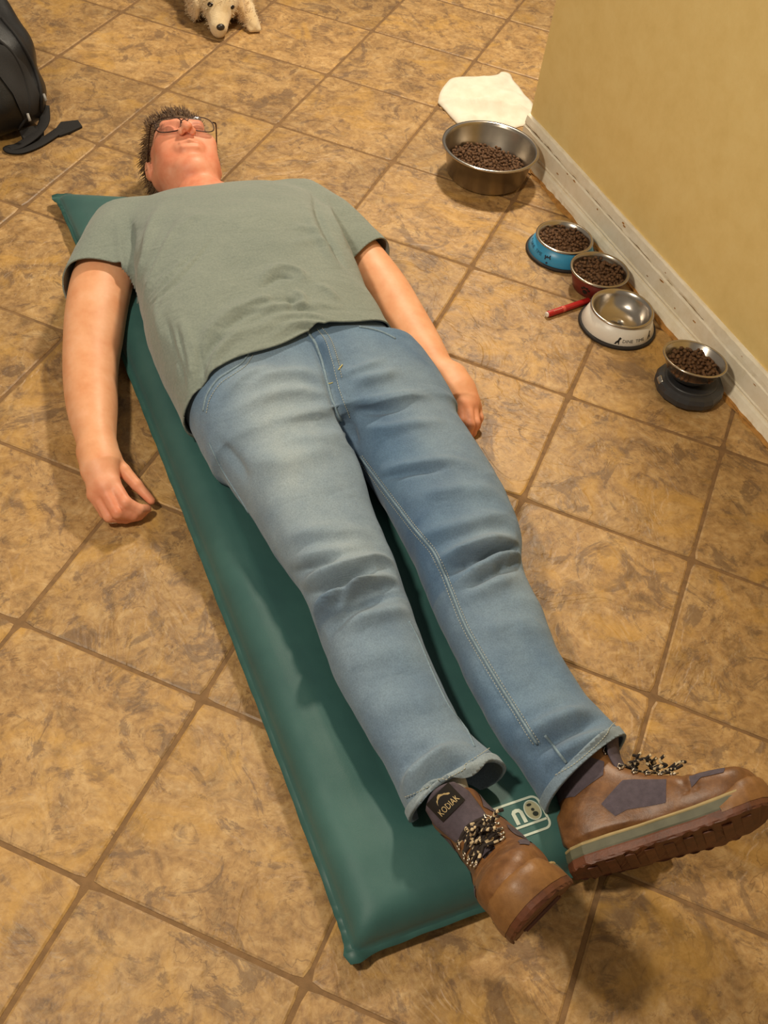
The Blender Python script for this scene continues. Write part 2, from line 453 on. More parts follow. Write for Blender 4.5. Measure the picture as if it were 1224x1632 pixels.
# ------------------------------------------------------------------ the wall and its worn baseboard
WB = 1.221; A0 = 0.003; A1 = 2.3
def in_mat_frame(o): o.matrix_world = MM; return o
bm = bmesh.new(); box_bm(bm, (A0 + A1) / 2, WB + 0.06, 1.2, A1 - A0, 0.12, 2.4, 0.003)
wall = in_mat_frame(bm_obj('wall_right', bm, M_WALL, smooth=False)); tag(wall, 'mustard tan painted wall ending in a free corner', None, None, 'structure')
def strip(name, prof, mat, parent, rag=None, seed=0, step=0.008, a0=A0, a1=A1):
    """extrude a (b, z) profile along the wall; rag gives each profile point its unevenness"""
    A = np.arange(a0, a1, step); n = len(prof); V = []; F = []; r = np.random.default_rng(seed)
    def nz(m, s):
        y = r.normal(size=m + 8); y = np.convolve(y, np.ones(s) / s, 'same')[:m]; return y / (y.std() + 1e-9)
    jit = [[(nz(len(A), 3) + nz(len(A), 13) + nz(len(A), 41)) / 2 * (rag[k][c] if rag else 0) for c in (0, 1)] for k in range(n)]
    for i, a in enumerate(A):
        for k, (b, z) in enumerate(prof): V.append((a, b + jit[k][0][i], max(0.0002, z + jit[k][1][i])))
    for i in range(len(A) - 1):
        for k in range(n - 1): F.append((i * n + k, i * n + k + 1, (i + 1) * n + k + 1, (i + 1) * n + k))
    F.append(tuple(range(n))); F.append(tuple((len(A) - 1) * n + k for k in range(n))[::-1])
    o = mesh_obj(name, V, F, mat, parent, smooth=False); return o
bb = strip('baseboard_right', [(WB, 0.001), (1.2085, 0.001), (1.2085, 0.076), (1.2105, 0.079), (WB, 0.080)], M_PAINT, None,
           [(0, 0), (0, 0), (.0003, .0007), (.0004, .0007), (0, 0)], 1)
in_mat_frame(bb); tag(bb, 'chipped white baseboard along the tan wall', None, None, 'structure')
strip('cap_strip', [(WB, 0.0800), (1.2112, 0.0806), (1.2108, 0.088), (1.2130, 0.103), (1.2165, 0.1065), (WB, 0.107)], M_PAINT, bb,
      [(0, 0), (.0009, .0013), (.0005, 0), (.0006, .0012), (.0005, .0012), (0, 0)], 2)
strip('crack', [(WB, 0.0785), (1.2128, 0.0788), (1.2128, 0.0835), (WB, 0.084)], flat('dark_crack', (136, 110, 78), 0.9), bb, None, 3)
strip('shoe_moulding', [(1.209, 0.0275), (1.2062, 0.0275), (1.2022, 0.0225), (1.1985, 0.013), (1.1955, 0.0045), (1.1950, 0.001), (1.209, 0.001)], M_PAINT, bb,
      [(0, 0), (.0003, .0003), (.0003, .0003), (.0003, .0003), (.0022, 0), (.0024, 0), (0, 0)], 4)
strip('groove_bead', [(1.209, 0.036), (1.2070, 0.036), (1.2060, 0.0335), (1.2070, 0.031), (1.209, 0.031)], M_PAINT, bb,
      [(0, 0), (.0002, .0003), (.0002, .0002), (.0002, .0002), (0, 0)], 5)
strip('bare_edge', [(1.199, 0.0042), (1.191, 0.0040), (1.1880, 0.0026), (1.1868, 0.0005), (1.199, 0.0005)], M_TAN, bb,
      [(0, 0), (.0028, 0.0004), (.0034, .0003), (.0034, 0), (0, 0)], 6)
for k in range(16):                                     # paint chips on the old board
    a = random.uniform(0.2, 1.3); z = random.choice((random.uniform(.066, .078), random.uniform(.04, .07), random.uniform(.086, .1)))
    n = 9; sx = random.uniform(.003, .009); sz = random.uniform(.0012, .003)
    b0 = 1.2083 if z < .08 else 1.2112
    Vc = [(a + sx * math.cos(6.283 * q / n) * random.uniform(.6, 1), b0, z + sz * math.sin(6.283 * q / n) * random.uniform(.6, 1)) for q in range(n)]
    Vc += [(x, y + .0012, zz) for x, y, zz in Vc]
    Fc = [tuple(range(n))] + [(q, (q + 1) % n, n + (q + 1) % n, n + q) for q in range(n)]
    mesh_obj('paint_chip', Vc, Fc, M_TAN, bb, smooth=False)

# ------------------------------------------------------------------ feeding bowls
PHI = lambda a, b: math.atan2(CAM_M[1] - b, CAM_M[0] - a)
def bowl_root(name, a, b, label, cat='bowl', group=None, z=0.0):
    o = empty(name, MW(a, b, z), MANG); tag(o, label, cat, group); return o
def text_mesh(s, size):
    c = bpy.data.curves.new('t', 'FONT'); c.body = s; c.size = size; c.resolution_u = 2; c.extrude = 0; c.align_x = 'LEFT'
    o = bpy.data.objects.new('t', c); COL.objects.link(o); dg = bpy.context.evaluated_depsgraph_get(); dg.update()
    me = bpy.data.meshes.new_from_object(o.evaluated_get(dg)); V = [tuple(v.co) for v in me.vertices]; F = [tuple(p.vertices) for p in me.polygons]
    bpy.data.objects.remove(o); bpy.data.meshes.remove(me); return V, F
CAT = [(0, 0), (.1, .05), (.2, .35), (.45, .62), (.55, .95), (.62, 1.0), (.68, 1.12), (.78, 1.02), (.92, .98), (.86, .80), (.74, .70), (.70, .35), (.75, 0), (.62, 0), (.55, .25), (.42, .22), (.30, 0)]
BONE = [(0, .2), (.08, .05), (.2, .12), (.25, .3), (.75, .3), (.8, .12), (.92, .05), (1, .2), (.93, .4), (1, .6), (.92, .75), (.8, .68), (.75, .5), (.25, .5), (.2, .68), (.08, .75), (0, .6), (.07, .4)]
def on_cone(items, r0, z0, r1, z1, phi0, lift=0.0004):
    """wrap flat print (x metres along the rim, y metres up) on a cone side from (r0,z0) to (r1,z1)"""
    V, F = joinmesh(items); sl = math.hypot(r1 - r0, z1 - z0); out = []; nr, nz = (z1 - z0) / sl, (r0 - r1) / sl
    for x, y, _ in V:
        t = y / sl; r = r0 + (r1 - r0) * t + nr * lift; z = z0 + (z1 - z0) * t + nz * lift; p = phi0 + x / ((r0 + r1) / 2)
        out.append((r * math.cos(p), r * math.sin(p), z))
    return out, F
def shift(m, dx, dy, s=1.0, rot=0.0):
    V, F = m; c, sn = math.cos(rot), math.sin(rot)
    return [(dx + s * (c * x - sn * y), dy + s * (sn * x + c * y), 0) for x, y, *_ in V], F
def poly(p): return [(x, y, 0) for x, y in p], [tuple(range(len(p)))]
def disc(x, y, r, n=12): return poly([(x + r * math.cos(6.283 * k / n), y + r * math.sin(6.283 * k / n)) for k in range(n)])
def rot_mesh(o, data_fn): pass
def kibbles(name, label, a, b, z, radius, n, size, dome=0.01, lean=(0, 0), parent=None):
    bm = bmesh.new(); bmesh.ops.create_icosphere(bm, subdivisions=1, radius=1); bm.verts.ensure_lookup_table()
    base = np.array([v.co[:] for v in bm.verts]); fs = [tuple(v.index for v in f.verts) for f in bm.faces]; bm.free()
    parts = []; P = []
    for k in range(n):
        for _ in range(60):
            r = radius * math.sqrt(random.random()); t = random.uniform(0, 6.283); x, y = r * math.cos(t), r * math.sin(t)
            lay = 0 if k < n * 0.62 else 1
            zz = dome * (1 - (r / radius) ** 2) + lean[0] * x + lean[1] * y + lay * size * 0.9 + random.uniform(-.25, .25) * size
            if all((x - p[0]) ** 2 + (y - p[1]) ** 2 + (zz - p[2]) ** 2 > (size * 1.35) ** 2 for p in P): break
        P.append((x, y, zz)); R3 = np.array(Matrix.Rotation(random.uniform(0, 6.28), 3, Vector((random.gauss(0, 1), random.gauss(0, 1), random.gauss(0, 1)))))
        s = size * np.array([random.uniform(.95, 1.25), random.uniform(.8, 1.05), random.uniform(.6, .8)])
        v = (base * s * (1 + 0.08 * RNG.normal(size=(len(base), 1)))) @ R3.T + np.array([x, y, zz]); parts.append(([tuple(q) for q in v], fs))
    # bed below, so that nothing shows through between the pieces
    seg = 24; Vb = [(0, 0, dome - .3 * size)] + [(radius * math.cos(6.283 * k / seg), radius * math.sin(6.283 * k / seg), lean[0] * radius * math.cos(6.283 * k / seg) + lean[1] * radius * math.sin(6.283 * k / seg) - .3 * size) for k in range(seg)]
    Vb += [(x * .8, y * .8, zz - size * 1.6) for x, y, zz in Vb[1:]]
    parts.append((Vb, [(0, 1 + k, 1 + (k + 1) % seg) for k in range(seg)] + [(1 + k, 1 + seg + k, 1 + seg + (k + 1) % seg, 1 + (k + 1) % seg) for k in range(seg)]))
    V, F = joinmesh(parts); o = mesh_obj(name, V, F, M_KIB); o.location = MW(a, b, z); o.rotation_euler = (0, 0, MANG)
    tag(o, label, 'kibble', None, 'stuff'); return o

# large steel bowl
BA, BB = 0.098, 1.062
o = bowl_root('steel_bowl', BA, BB, 'large stainless steel feeding bowl beside the white cloth')
V, F = lathe([(0.0005, 0.0015), (0.085, 0.0015), (0.096, 0.004), (0.101, 0.010), (0.1145, 0.079), (0.1205, 0.0815), (0.1235, 0.0835), (0.1225, 0.086), (0.1180, 0.0862), (0.1150, 0.0835), (0.1125, 0.079), (0.099, 0.012), (0.093, 0.006), (0.0005, 0.005)])
mesh_obj('basin', V, F, M_STEEL2, o); 
V, F = lathe([(0.1140, 0.0800), (0.1200, 0.0808), (0.1245, 0.0830), (0.1240, 0.0868), (0.1180, 0.0872), (0.1150, 0.0850), (0.1140, 0.0800)]); mesh_obj('rolled_rim', V, F, M_STEEL, o)
kibbles('kibble', 'brown kibble heaped in the large steel bowl', BA, BB, 0.036, 0.096, 340, 0.0048, 0.012, (0.02, -0.09))
# blue bowl
BA, BB = 0.450, 1.094
o = bowl_root('blue_bowl', BA, BB, 'blue flared bowl with steel rim and black rubber foot')
V, F = lathe([(0.080, 0.004), (0.0815, 0.0065), (0.0665, 0.0405), (0.063, 0.041), (0.066, 0.006), (0.080, 0.004)]); mesh_obj('shell', V, F, M_BLUE, o)
V, F = lathe([(0.070, 0.0002), (0.084, 0.0002), (0.086, 0.003), (0.0845, 0.0075), (0.0800, 0.0085), (0.078, 0.004), (0.070, 0.0002)]); mesh_obj('rubber_foot', V, F, M_RUBBER, o)
V, F = lathe([(0.0645, 0.0400), (0.0675, 0.0405), (0.0695, 0.0430), (0.0690, 0.0455), (0.0655, 0.0465), (0.0620, 0.0450), (0.0585, 0.036), (0.048, 0.014), (0.0005, 0.010), (0.0005, 0.009), (0.049, 0.0125), (0.0605, 0.036), (0.0645, 0.0400)]); mesh_obj('steel_basin', V, F, M_STEEL, o)
p0 = PHI(BA, BB)
tx = text_mesh('DINE', 0.011); t2 = text_mesh('TIME', 0.011)
V, F = on_cone([disc(.001, .021, .0022), shift(tx, 0.008, 0.014), shift(t2, 0.041, 0.014)], 0.0815, 0.0065, 0.0665, 0.0405, p0 - 1.45); mesh_obj('lettering', V, F, M_INKB, o, False)
V, F = on_cone([shift(poly(BONE), 0.075, 0.010, 0.016, 0.3), disc(.083, .006, .0026), disc(.079, .0205, .0018)], 0.0815, 0.0065, 0.0665, 0.0405, p0 - 1.45); mesh_obj('bone_print', V, F, M_INKB, o, False)
kibbles('kibble', 'brown kibble filling the blue bowl', BA, BB, 0.034, 0.0565, 140, 0.0046, 0.007)
# red bowl
BA, BB = 0.5945, 1.106
o = bowl_root('red_bowl', BA, BB, 'small dark red bowl with steel rim between the blue and white bowls')
V, F = lathe([(0.0005, 0.0002), (0.050, 0.0002), (0.053, 0.003), (0.0655, 0.047), (0.064, 0.048), (0.0525, 0.005), (0.0005, 0.004)]); mesh_obj('shell', V, F, M_RED, o)
V, F = lathe([(0.0635, 0.0465), (0.0668, 0.0465), (0.0695, 0.0490), (0.0690, 0.0520), (0.0660, 0.0530), (0.0630, 0.0515), (0.061, 0.045), (0.050, 0.012), (0.0005, 0.009), (0.0005, 0.008), (0.052, 0.010), (0.0635, 0.0465)]); mesh_obj('steel_basin', V, F, M_STEEL2, o)
p0 = PHI(BA, BB)
V, F = on_cone([disc(0, .016, .0065), disc(-.008, .024, .0032), disc(-.003, .029, .0034), disc(.004, .029, .0034), disc(.009, .024, .0032)], 0.053, 0.003, 0.0655, 0.047, p0 - 0.32); mesh_obj('paw_print', V, F, M_INK, o, False)
kibbles('kibble', 'brown kibble filling the dark red bowl', BA, BB, 0.038, 0.0585, 140, 0.0050, 0.007)
# white bowl, empty
BA, BB = 0.735, 1.083
o = bowl_root('white_bowl', BA, BB, 'empty white flared bowl with steel basin and black rubber foot')
V, F = lathe([(0.082, 0.004), (0.0835, 0.0065), (0.0690, 0.0455), (0.0655, 0.046), (0.068, 0.006), (0.082, 0.004)]); mesh_obj('shell', V, F, M_WHITE, o)
V, F = lathe([(0.072, 0.0002), (0.0865, 0.0002), (0.0885, 0.003), (0.0870, 0.0080), (0.0820, 0.0090), (0.080, 0.004), (0.072, 0.0002)]); mesh_obj('rubber_foot', V, F, M_RUBBER, o)
V, F = lathe([(0.0670, 0.0450), (0.0700, 0.0455), (0.0722, 0.0480), (0.0716, 0.0508), (0.0680, 0.0518), (0.0645, 0.0500), (0.0615, 0.042), (0.054, 0.022), (0.042, 0.0125), (0.020, 0.0095), (0.0005, 0.0092), (0.0005, 0.008), (0.042, 0.0105), (0.056, 0.021), (0.0670, 0.0450)]); mesh_obj('steel_basin', V, F, M_STEEL, o)
p0 = PHI(BA, BB)
V, F = on_cone([shift(tx, 0.017, 0.010, 0.95), shift(t2, 0.047, 0.010, 0.95)], 0.0835, 0.0065, 0.0690, 0.0455, p0 + 0.07); mesh_obj('lettering', V, F, M_INK, o, False)
for cx_, cy_ in ((0.0, 0.005), (0.080, 0.008)):
    V, F = on_cone([shift(poly(CAT), cx_, cy_, 0.0155)], 0.0835, 0.0065, 0.0690, 0.0455, p0 + 0.07); mesh_obj('cat_print', V, F, M_INK, o, False)
# charcoal pedestal with a steel bowl on it
BA, BB = 0.972, 1.118
o = bowl_root('pedestal_base', BA, BB, 'charcoal octagonal pedestal with clipped corners under a small steel bowl', 'bowl stand')
def octa(levels, n=8):
    V = []; F = []; N = n * 2
    for r, z in levels:
        for k in range(n):
            for s in (-0.30, 0.30):
                t = 2 * math.pi * (k + 0.5 + s) / n; V.append((r * math.cos(t), r * math.sin(t), z))
    for i in range(len(levels) - 1):
        for k in range(N): k2 = (k + 1) % N; F.append((i * N + k, i * N + k2, (i + 1) * N + k2, (i + 1) * N + k))
    F.append(tuple(range(N))[::-1]); F.append(tuple((len(levels) - 1) * N + k for k in range(N))); return V, F
V, F = octa([(0.066, 0.006), (0.073, 0.010), (0.074, 0.022), (0.070, 0.031), (0.063, 0.0345), (0.058, 0.0355)]); mesh_obj('body', V, F, M_CHAR, o, False)
V, F = lathe([(0.0005, 0.0362), (0.048, 0.0362), (0.052, 0.0385), (0.0545, 0.0385), (0.0565, 0.036), (0.056, 0.0345)]); mesh_obj('raised_ring', V, F, M_CHAR, o)
for k in range(4):
    t = p0 + math.pi / 4 + k * math.pi / 2; V, F = lathe([(0.0005, 0.0001), (0.009, 0.0001), (0.010, 0.003), (0.009, 0.0075), (0.0005, 0.0075)], 16)
    q = mesh_obj('foot', V, F, M_RUBBER, o); q.location = (0.054 * math.cos(t), 0.054 * math.sin(t), 0)
q0 = PHI(BA, BB) - 1.05
bm = bmesh.new(); box_bm(bm, 0, 0, 0, 0.006, 0.020, 0.012, 0.0018); q = bm_obj('steel_clip', bm, M_STEEL, o); q.location = (0.0675 * math.cos(q0), 0.0675 * math.sin(q0), 0.030); q.rotation_euler = (0, -0.7, q0)
o = bowl_root('small_steel_bowl', 0.970, 1.108, 'small round steel bowl resting on the charcoal pedestal', 'bowl', None, 0.0385)
o.rotation_mode = 'QUATERNION'
axis = Vector((math.sin(PHI(.97, 1.108)), -math.cos(PHI(.97, 1.108)), 0))
from mathutils import Quaternion
o.rotation_quaternion = Quaternion((0, 0, 1), MANG) @ Quaternion(axis, math.radians(7))
V, F = lathe([(0.0005, 0.0005), (0.030, 0.0005), (0.038, 0.004), (0.054, 0.022), (0.0655, 0.0465), (0.0680, 0.0470), (0.0685, 0.0490), (0.0655, 0.0498), (0.0632, 0.0478), (0.0515, 0.024), (0.036, 0.008), (0.0005, 0.004)]); mesh_obj('basin', V, F, M_STEEL, o)
V, F = lathe([(0.0645, 0.0465), (0.0678, 0.0466), (0.0692, 0.0482), (0.0686, 0.0502), (0.0652, 0.0503), (0.0636, 0.0488), (0.0645, 0.0465)]); mesh_obj('rolled_rim', V, F, M_STEEL, o)
kb = kibbles('kibble', 'brown kibble filling the small steel bowl on the pedestal', 0.970, 1.108, 0.070, 0.0535, 120, 0.0050, 0.009)
# red paper tube with a white end
p = MW(0.666, 0.936, 0.0076); q = MW(0.6435, 1.060, 0.0076); dv = (q - p); ln = dv.length
o = empty('red_marker', p, math.atan2(dv.y, dv.x)); tag(o, 'thin red marker with a white end lying before the bowls', 'marker')
M_MRED = flat('red_plastic', (176, 32, 30), 0.4, var=0.08)
def xlathe(prof, seg=20):
    V, F = lathe(prof, seg); return [(z, x, y) for x, y, z in V], F
V, F = xlathe([(0.0005, 0.003), (0.0066, 0.003), (0.0072, 0.006), (0.0072, ln - 0.002), (0.006, ln), (0.0005, ln)]); mesh_obj('barrel', V, F, M_MRED, o)
V, F = xlathe([(0.0005, 0.0), (0.0050, 0.0), (0.0060, 0.001), (0.0063, 0.004), (0.0005, 0.004)]); mesh_obj('end_plug', V, F, M_WHITE, o)
V, F = xlathe([(0.0072, 0.045), (0.0075, 0.046), (0.0075, 0.052), (0.0072, 0.053)]); mesh_obj('band', V, F, flat('pale_red_band', (205, 90, 76), 0.4), o)
pts = []
for k in range(5):
    x0 = 0.018 + k * 0.0052; pts.append(tube([(x0, -0.0022, 0.0070), (x0 + .0016, -0.0036, 0.0064), (x0 + .0030, -0.0024, 0.0070), (x0 + .0042, -0.0034, 0.0065)], 0.0006, 5))
V, F = joinmesh(pts); mesh_obj('script_lettering', V, F, flat('cream_ink', (226, 176, 150), 0.6), o)

# ------------------------------------------------------------------ white cloth on the floor by the wall corner
def cloth():
    out = [pix(u, v, 0.006)[:2] for u, v in [(698, 162), (702, 145), (712, 130), (722, 123), (750, 121), (790, 119), (800, 115), (812, 118), (818, 128), (828, 138), (836, 148), (850, 164), (848, 182), (843, 196), (830, 199), (815, 203), (790, 201), (760, 197), (735, 198), (722, 188), (708, 172)]]
    out = catmull(out + [out[0]], 5)[:-1]; c = out.mean(0); V = []; F = []; R_ = 16; n = len(out)
    for r in range(R_ + 1):
        s = 1 - r / R_
        for x, y in out: V.append((c[0] + (x - c[0]) * s, c[1] + (y - c[1]) * s, 0))
    V = np.array(V); d = np.repeat(np.linspace(0, 1, R_ + 1), n)
    q = V.copy(); q[:, 2] = 0
    th = 0.004 + 0.012 * np.minimum(1, d * 3.5) + 0.0080 * vnoise(q * [1.6, .6, 1], 60, 3) * np.minimum(1, d * 3) + 0.004 * vnoise(q, 30, 5) + .0035 * vnoise(q * [1, .5, 1], 130, 6) * np.minimum(1, d * 3)
    line = -((q[:, 0] + 0.22) * 0.9 + (q[:, 1] - 1.22) * -0.35)
    th += 0.010 * np.exp(-(line / 0.009) ** 2) * np.minimum(1, d * 3)
    V[:, 2] = np.maximum(th, 0.002)
    for r in range(R_):
        for k in range(n): k2 = (k + 1) % n; F.append((r * n + k, r * n + k2, (r + 1) * n + k2, (r + 1) * n + k))
    B = V.copy()[:n]; B[:, 2] = 0.0006; o = len(V); V = np.vstack([V, B])
    for k in range(n): k2 = (k + 1) % n; F.append((o + k, o + k2, k2, k))
    F.append(tuple(o + k for k in range(n))[::-1])
    t = NT('white_cotton'); cc = t.coord(); n1 = t.noise(cc, 30, 4); n2 = t.noise(cc, 900, 2)
    t.set(Base_Color=t.ramp(n1.outputs[0], [(0.3, lin(226, 215, 194)), (0.7, lin(238, 230, 212))]), Roughness=0.95, Normal=t.bump(n2.outputs[0], 0.5, 0.001))
    ob = mesh_obj('cloth', V, F, t.m); in_mat_frame(ob); tag(ob, 'crumpled white cloth on the floor at the wall corner', 'cloth'); return ob
cloth()

# ------------------------------------------------------------------ green sleeping mat
ML, MWD = 1.855, 0.495
def mat_edge(a): return -0.004 + 0.012 * np.clip(np.sin(np.pi * np.clip(a / ML, 0, 1)), 0, 1) ** 0.4
def mat_top(a, b):
    a = np.asarray(a, float); b = np.asarray(b, float)
    e0 = mat_edge(a); L0 = b - e0; R0 = (MWD - e0) - b; H0 = a - 0.0; F0 = (ML - 0.006) - a
    k = 0.02; e = np.minimum(np.minimum(L0, R0), np.minimum(H0, F0))
    ea = np.minimum(H0, F0); eb = np.minimum(L0, R0); h = np.maximum(k - np.abs(ea - eb), 0) / k; e = np.minimum(ea, eb) - h * h * k * 0.25
    t = np.clip(e / 0.044, 0, 1); z = 0.022 + (0.020 + 0.030 * np.clip((a - 0.05) / 0.45, 0, 1)) * np.sqrt(np.clip(1 - (1 - t) ** 2, 0, 1))
    press = np.clip((b - 0.07) / 0.07, 0, 1) * np.clip((MWD - 0.03 - b) / 0.05, 0, 1) * np.clip((a - 0.15) / 0.1, 0, 1) * np.clip((1.74 - a) / 0.1, 0, 1)
    z = z - 0.027 * press * np.clip((a - 0.05) / 0.45, 0.0, 1) * np.clip(t * 2 - 0.6, 0, 1)
    return z
def build_mat():
    t = np.linspace(0, 1, 60); ed = 0.5 - 0.5 * np.cos(np.pi * t); ed = 0.55 * ed + 0.45 * t
    na = 260; ta = np.linspace(0, 1, na); V = []; nb = len(ed)
    ta = np.concatenate([np.linspace(0, .04, 30, endpoint=False), np.linspace(.04, .96, na - 60, endpoint=False), np.linspace(.96, 1, 30)])
    A = ta * (ML - 0.006); fl = 0.007
    for a in A:
        e = float(mat_edge(a))
        for s in ed: V.append((a, e + s * (MWD - 2 * e), 0))
    V = np.array(V); P = V.copy(); V[:, 2] = mat_top(V[:, 0], V[:, 1]); Z = V[:, 2]
    nz = vnoise(P * [1, 1, 0], 14, 2) * 0.0016 + vnoise(P * [1.0, 0.25, 0], 95, 9) * 0.0008 * np.exp(-((P[:, 1] - 0.05) / 0.06) ** 2)
    V[:, 2] += nz * np.clip((Z - 0.025) / 0.02, 0, 1)
    B = V.copy(); B[:, 2] = np.maximum(0.0008, 0.022 - 0.55 * (Z - 0.022)); B[:, 2] = np.where(Z > 0.046, 0.0008, B[:, 2])
    skew = 0.15 * np.clip((P[:, 1] - 0.02) / 0.45, 0, 1) * np.clip(1 - P[:, 0] / 0.6, 0, 1); V[:, 0] += skew; B[:, 0] += skew      # the head end lies a little askew
    F = []; n = len(V)
    for i in range(na - 0 - 1 if len(A) == na else len(A) - 1):
        for j in range(nb - 1):
            q = (i * nb + j, (i + 1) * nb + j, (i + 1) * nb + j + 1, i * nb + j + 1); F.append(q); F.append(tuple(n + x for x in q[::-1]))
    rim = [i * nb for i in range(len(A))] + [(len(A) - 1) * nb + j for j in range(1, nb)] + [i * nb + nb - 1 for i in range(len(A) - 2, -1, -1)] + [j for j in range(nb - 2, 0, -1)]
    for k in range(len(rim)): a, b = rim[k], rim[(k + 1) % len(rim)]; F.append((a, b, n + b, n + a)[::-1])
    m = NT('teal_nylon'); c = m.coord(); n1 = m.noise(c, 5, 4, 0.6); n2 = m.noise(c, 1200, 2); n3 = m.noise(c, 16, 4, 0.6, 0.5)
    col = m.ramp(n1.outputs[0], [(0.3, lin(46, 84, 82)), (0.5, lin(53, 93, 89)), (0.7, lin(62, 102, 97))])
    m.set(Base_Color=col, Roughness=0.52, Normal=m.bump(n3.outputs[0], 0.12, 0.004, m.bump(n2.outputs[0], 0.35, 0.0008)))
    m.set(Sheen_Weight=0.25, Sheen_Roughness=0.4, Specular_IOR_Level=0.4)
    root = empty('sleeping_mat', MW(0, 0, 0), MANG); tag(root, 'dark green self-inflating sleeping mat under the lying person', 'mat')
    mesh_obj('pad', np.vstack([V, B]), F, m.m, root)
    # welded edge that runs around the pad, drawn out at the corners
    R3 = V[rim]; nxt = np.roll(R3, -1, 0) - np.roll(R3, 1, 0); out = np.stack([-nxt[:, 1], nxt[:, 0], 0 * nxt[:, 0]], 1); out /= -np.linalg.norm(out, axis=1)[:, None]
    if (out[5] @ (R3[5] - R3.mean(0))) < 0: out = -out
    k = np.arange(len(rim)); wv = 0.0016 * np.sin(k * 0.9) + 0.0012 * np.sin(k * 0.37)
    crn = np.zeros(len(rim))
    for ca, cb in ((0, 0), (ML, 0), (0, MWD), (ML, MWD)): crn += np.exp(-(((R3[:, 0] - ca) ** 2 + (R3[:, 1] - cb) ** 2) / 0.016 ** 2))
    W1 = R3 + out * (fl + 0.008 * crn)[:, None]; W1[:, 2] += wv
    RI = R3 - out * .006; U = np.vstack([RI + [0, 0, .0022], W1 + [0, 0, .0008], W1 - [0, 0, .0008], RI - [0, 0, .0022]]); n = len(rim); Fl = []
    for i in range(n):
        j = (i + 1) % n
        for q in range(3): Fl.append((q * n + i, q * n + j, (q + 1) * n + j, (q + 1) * n + i))
    mesh_obj('welded_edge', U, Fl, flat('teal_edge', (52, 92, 86), 0.5, var=0.1), root)
    # printed box with the letter and lantern badge at the foot end
    M_PR = flat('pale_print', (196, 206, 190), 0.6, var=0.08); M_BD = flat('badge_cream', (170, 166, 132), 0.6, var=0.15); M_DK = flat('badge_dark', (40, 46, 36), 0.6)
    def stamp(name, V2, F2, mt, lift): 
        V2 = np.array(V2, float) + [0.011, -0.004]; z = mat_top(V2[:, 0], V2[:, 1]) + lift; mesh_obj(name, np.column_stack([V2[:, 0], V2[:, 1], z]), F2, mt, root, False)
    def ribbon(P, w_, closed=False):
        P = np.array(P, float); d = (np.roll(P, -1, 0) - np.roll(P, 1, 0)) if closed else np.gradient(P, axis=0); nn = np.stack([-d[:, 1], d[:, 0]], 1); nn /= np.linalg.norm(nn, axis=1)[:, None] + 1e-9
        n = len(P); Vv = [tuple(p + q * w_ / 2) for p, q in zip(P, nn)] + [tuple(p - q * w_ / 2) for p, q in zip(P, nn)]
        return Vv, [(i, (i + 1) % n, n + (i + 1) % n, n + i) for i in range(n if closed else n - 1)]
    a0, a1, b0, b1, r = 1.7315, 1.783, 0.190, 0.3245, 0.010; P = []
    for ca, cb, t0 in ((a1 - r, b1 - r, 0), (a0 + r, b1 - r, 90), (a0 + r, b0 + r, 180), (a1 - r, b0 + r, 270)):
        for q in range(7): t = math.radians(t0 + 15 * q); P.append((ca + r * math.cos(t), cb + r * math.sin(t)))
    Pd = [];
    for i in range(len(P)):
        p, q = np.array(P[i]), np.array(P[(i + 1) % len(P)]); m_ = max(1, int(np.linalg.norm(q - p) / .006))
        for s in range(m_): Pd.append(p + (q - p) * s / m_)
    v, f = ribbon(Pd, 0.0035, True); stamp('print_box', v, f, M_PR, 0.0022)
    v, f = ribbon([(1.7695, b) for b in np.linspace(0.192, 0.3235, 22)], 0.0035); stamp('print_line', v, f, M_PR, 0.0022)
    # n, upright towards the head end
    N = [(1.7655, .2795)] + [(x, .2795) for x in np.linspace(1.762, 1.748, 5)] + [(1.7455 , .2815), (1.7447, .2855), (1.7455, .2895), (1.749, .2915)] + [(x, .2915) for x in np.linspace(1.752, 1.7655, 5)]
    v, f = ribbon(N, 0.0058); stamp('print_letter', v, f, M_PR, 0.0023)
    def oval(ca, cb, ra, rb, n=28, rot=0.0):
        return [(ca + ra * math.cos(6.2832 * k / n) , cb + rb * math.sin(6.2832 * k / n)) for k in range(n)], [tuple(range(n))]
    v, f = oval(1.7515, .3090, .0150, .0118); stamp('badge_ground', v, f, M_BD, 0.0022)
    v, f = ribbon(oval(1.7515, .3090, .0150, .0118)[0], .0018, True); stamp('badge_ring', v, f, M_PR, 0.0026)
    v, f = joinmesh([([tuple(q) + (0,) for q in oval(ca, cb, ra, rb, 12)[0]], [tuple(range(12))]) for ca, cb, ra, rb in ((1.7580, .3105, .0038, .0045), (1.7508, .3095, .0024, .0026), (1.7425, .3075, .0022, .0040))])
    stamp('badge_lantern', [q[:2] for q in v], f, M_DK, 0.0027)
    return root
build_mat()

# ------------------------------------------------------------------ the lying person: body
def body_loft(g, kn, n=2.2, k=0.02):
    f = loft_fn(kn, n); g.put(f, f.lo(), f.hi(), k)
def sec(rows):
    """rows: a, b_left, b_right, z_bottom, z_top -> loft knots"""
    return [(a, (l + r) / 2, (lo + hi) / 2, (r - l) / 2, (hi - lo) / 2) for a, l, r, lo, hi in rows]
# head frame
HC = np.array([0.046, 0.281, 0.104])
e_n = np.array([.071, .030, .997]); e_n /= np.linalg.norm(e_n); e_u = np.array([-.992, .102, .069]); e_u -= e_n * (e_u @ e_n); e_u /= np.linalg.norm(e_u); e_r = np.cross(e_u, e_n)
HS = 1.04
HROT = np.array([e_r, e_u, e_n])
def hp(x, y, z): return HC + HS * (x * e_r + y * e_u + z * e_n)

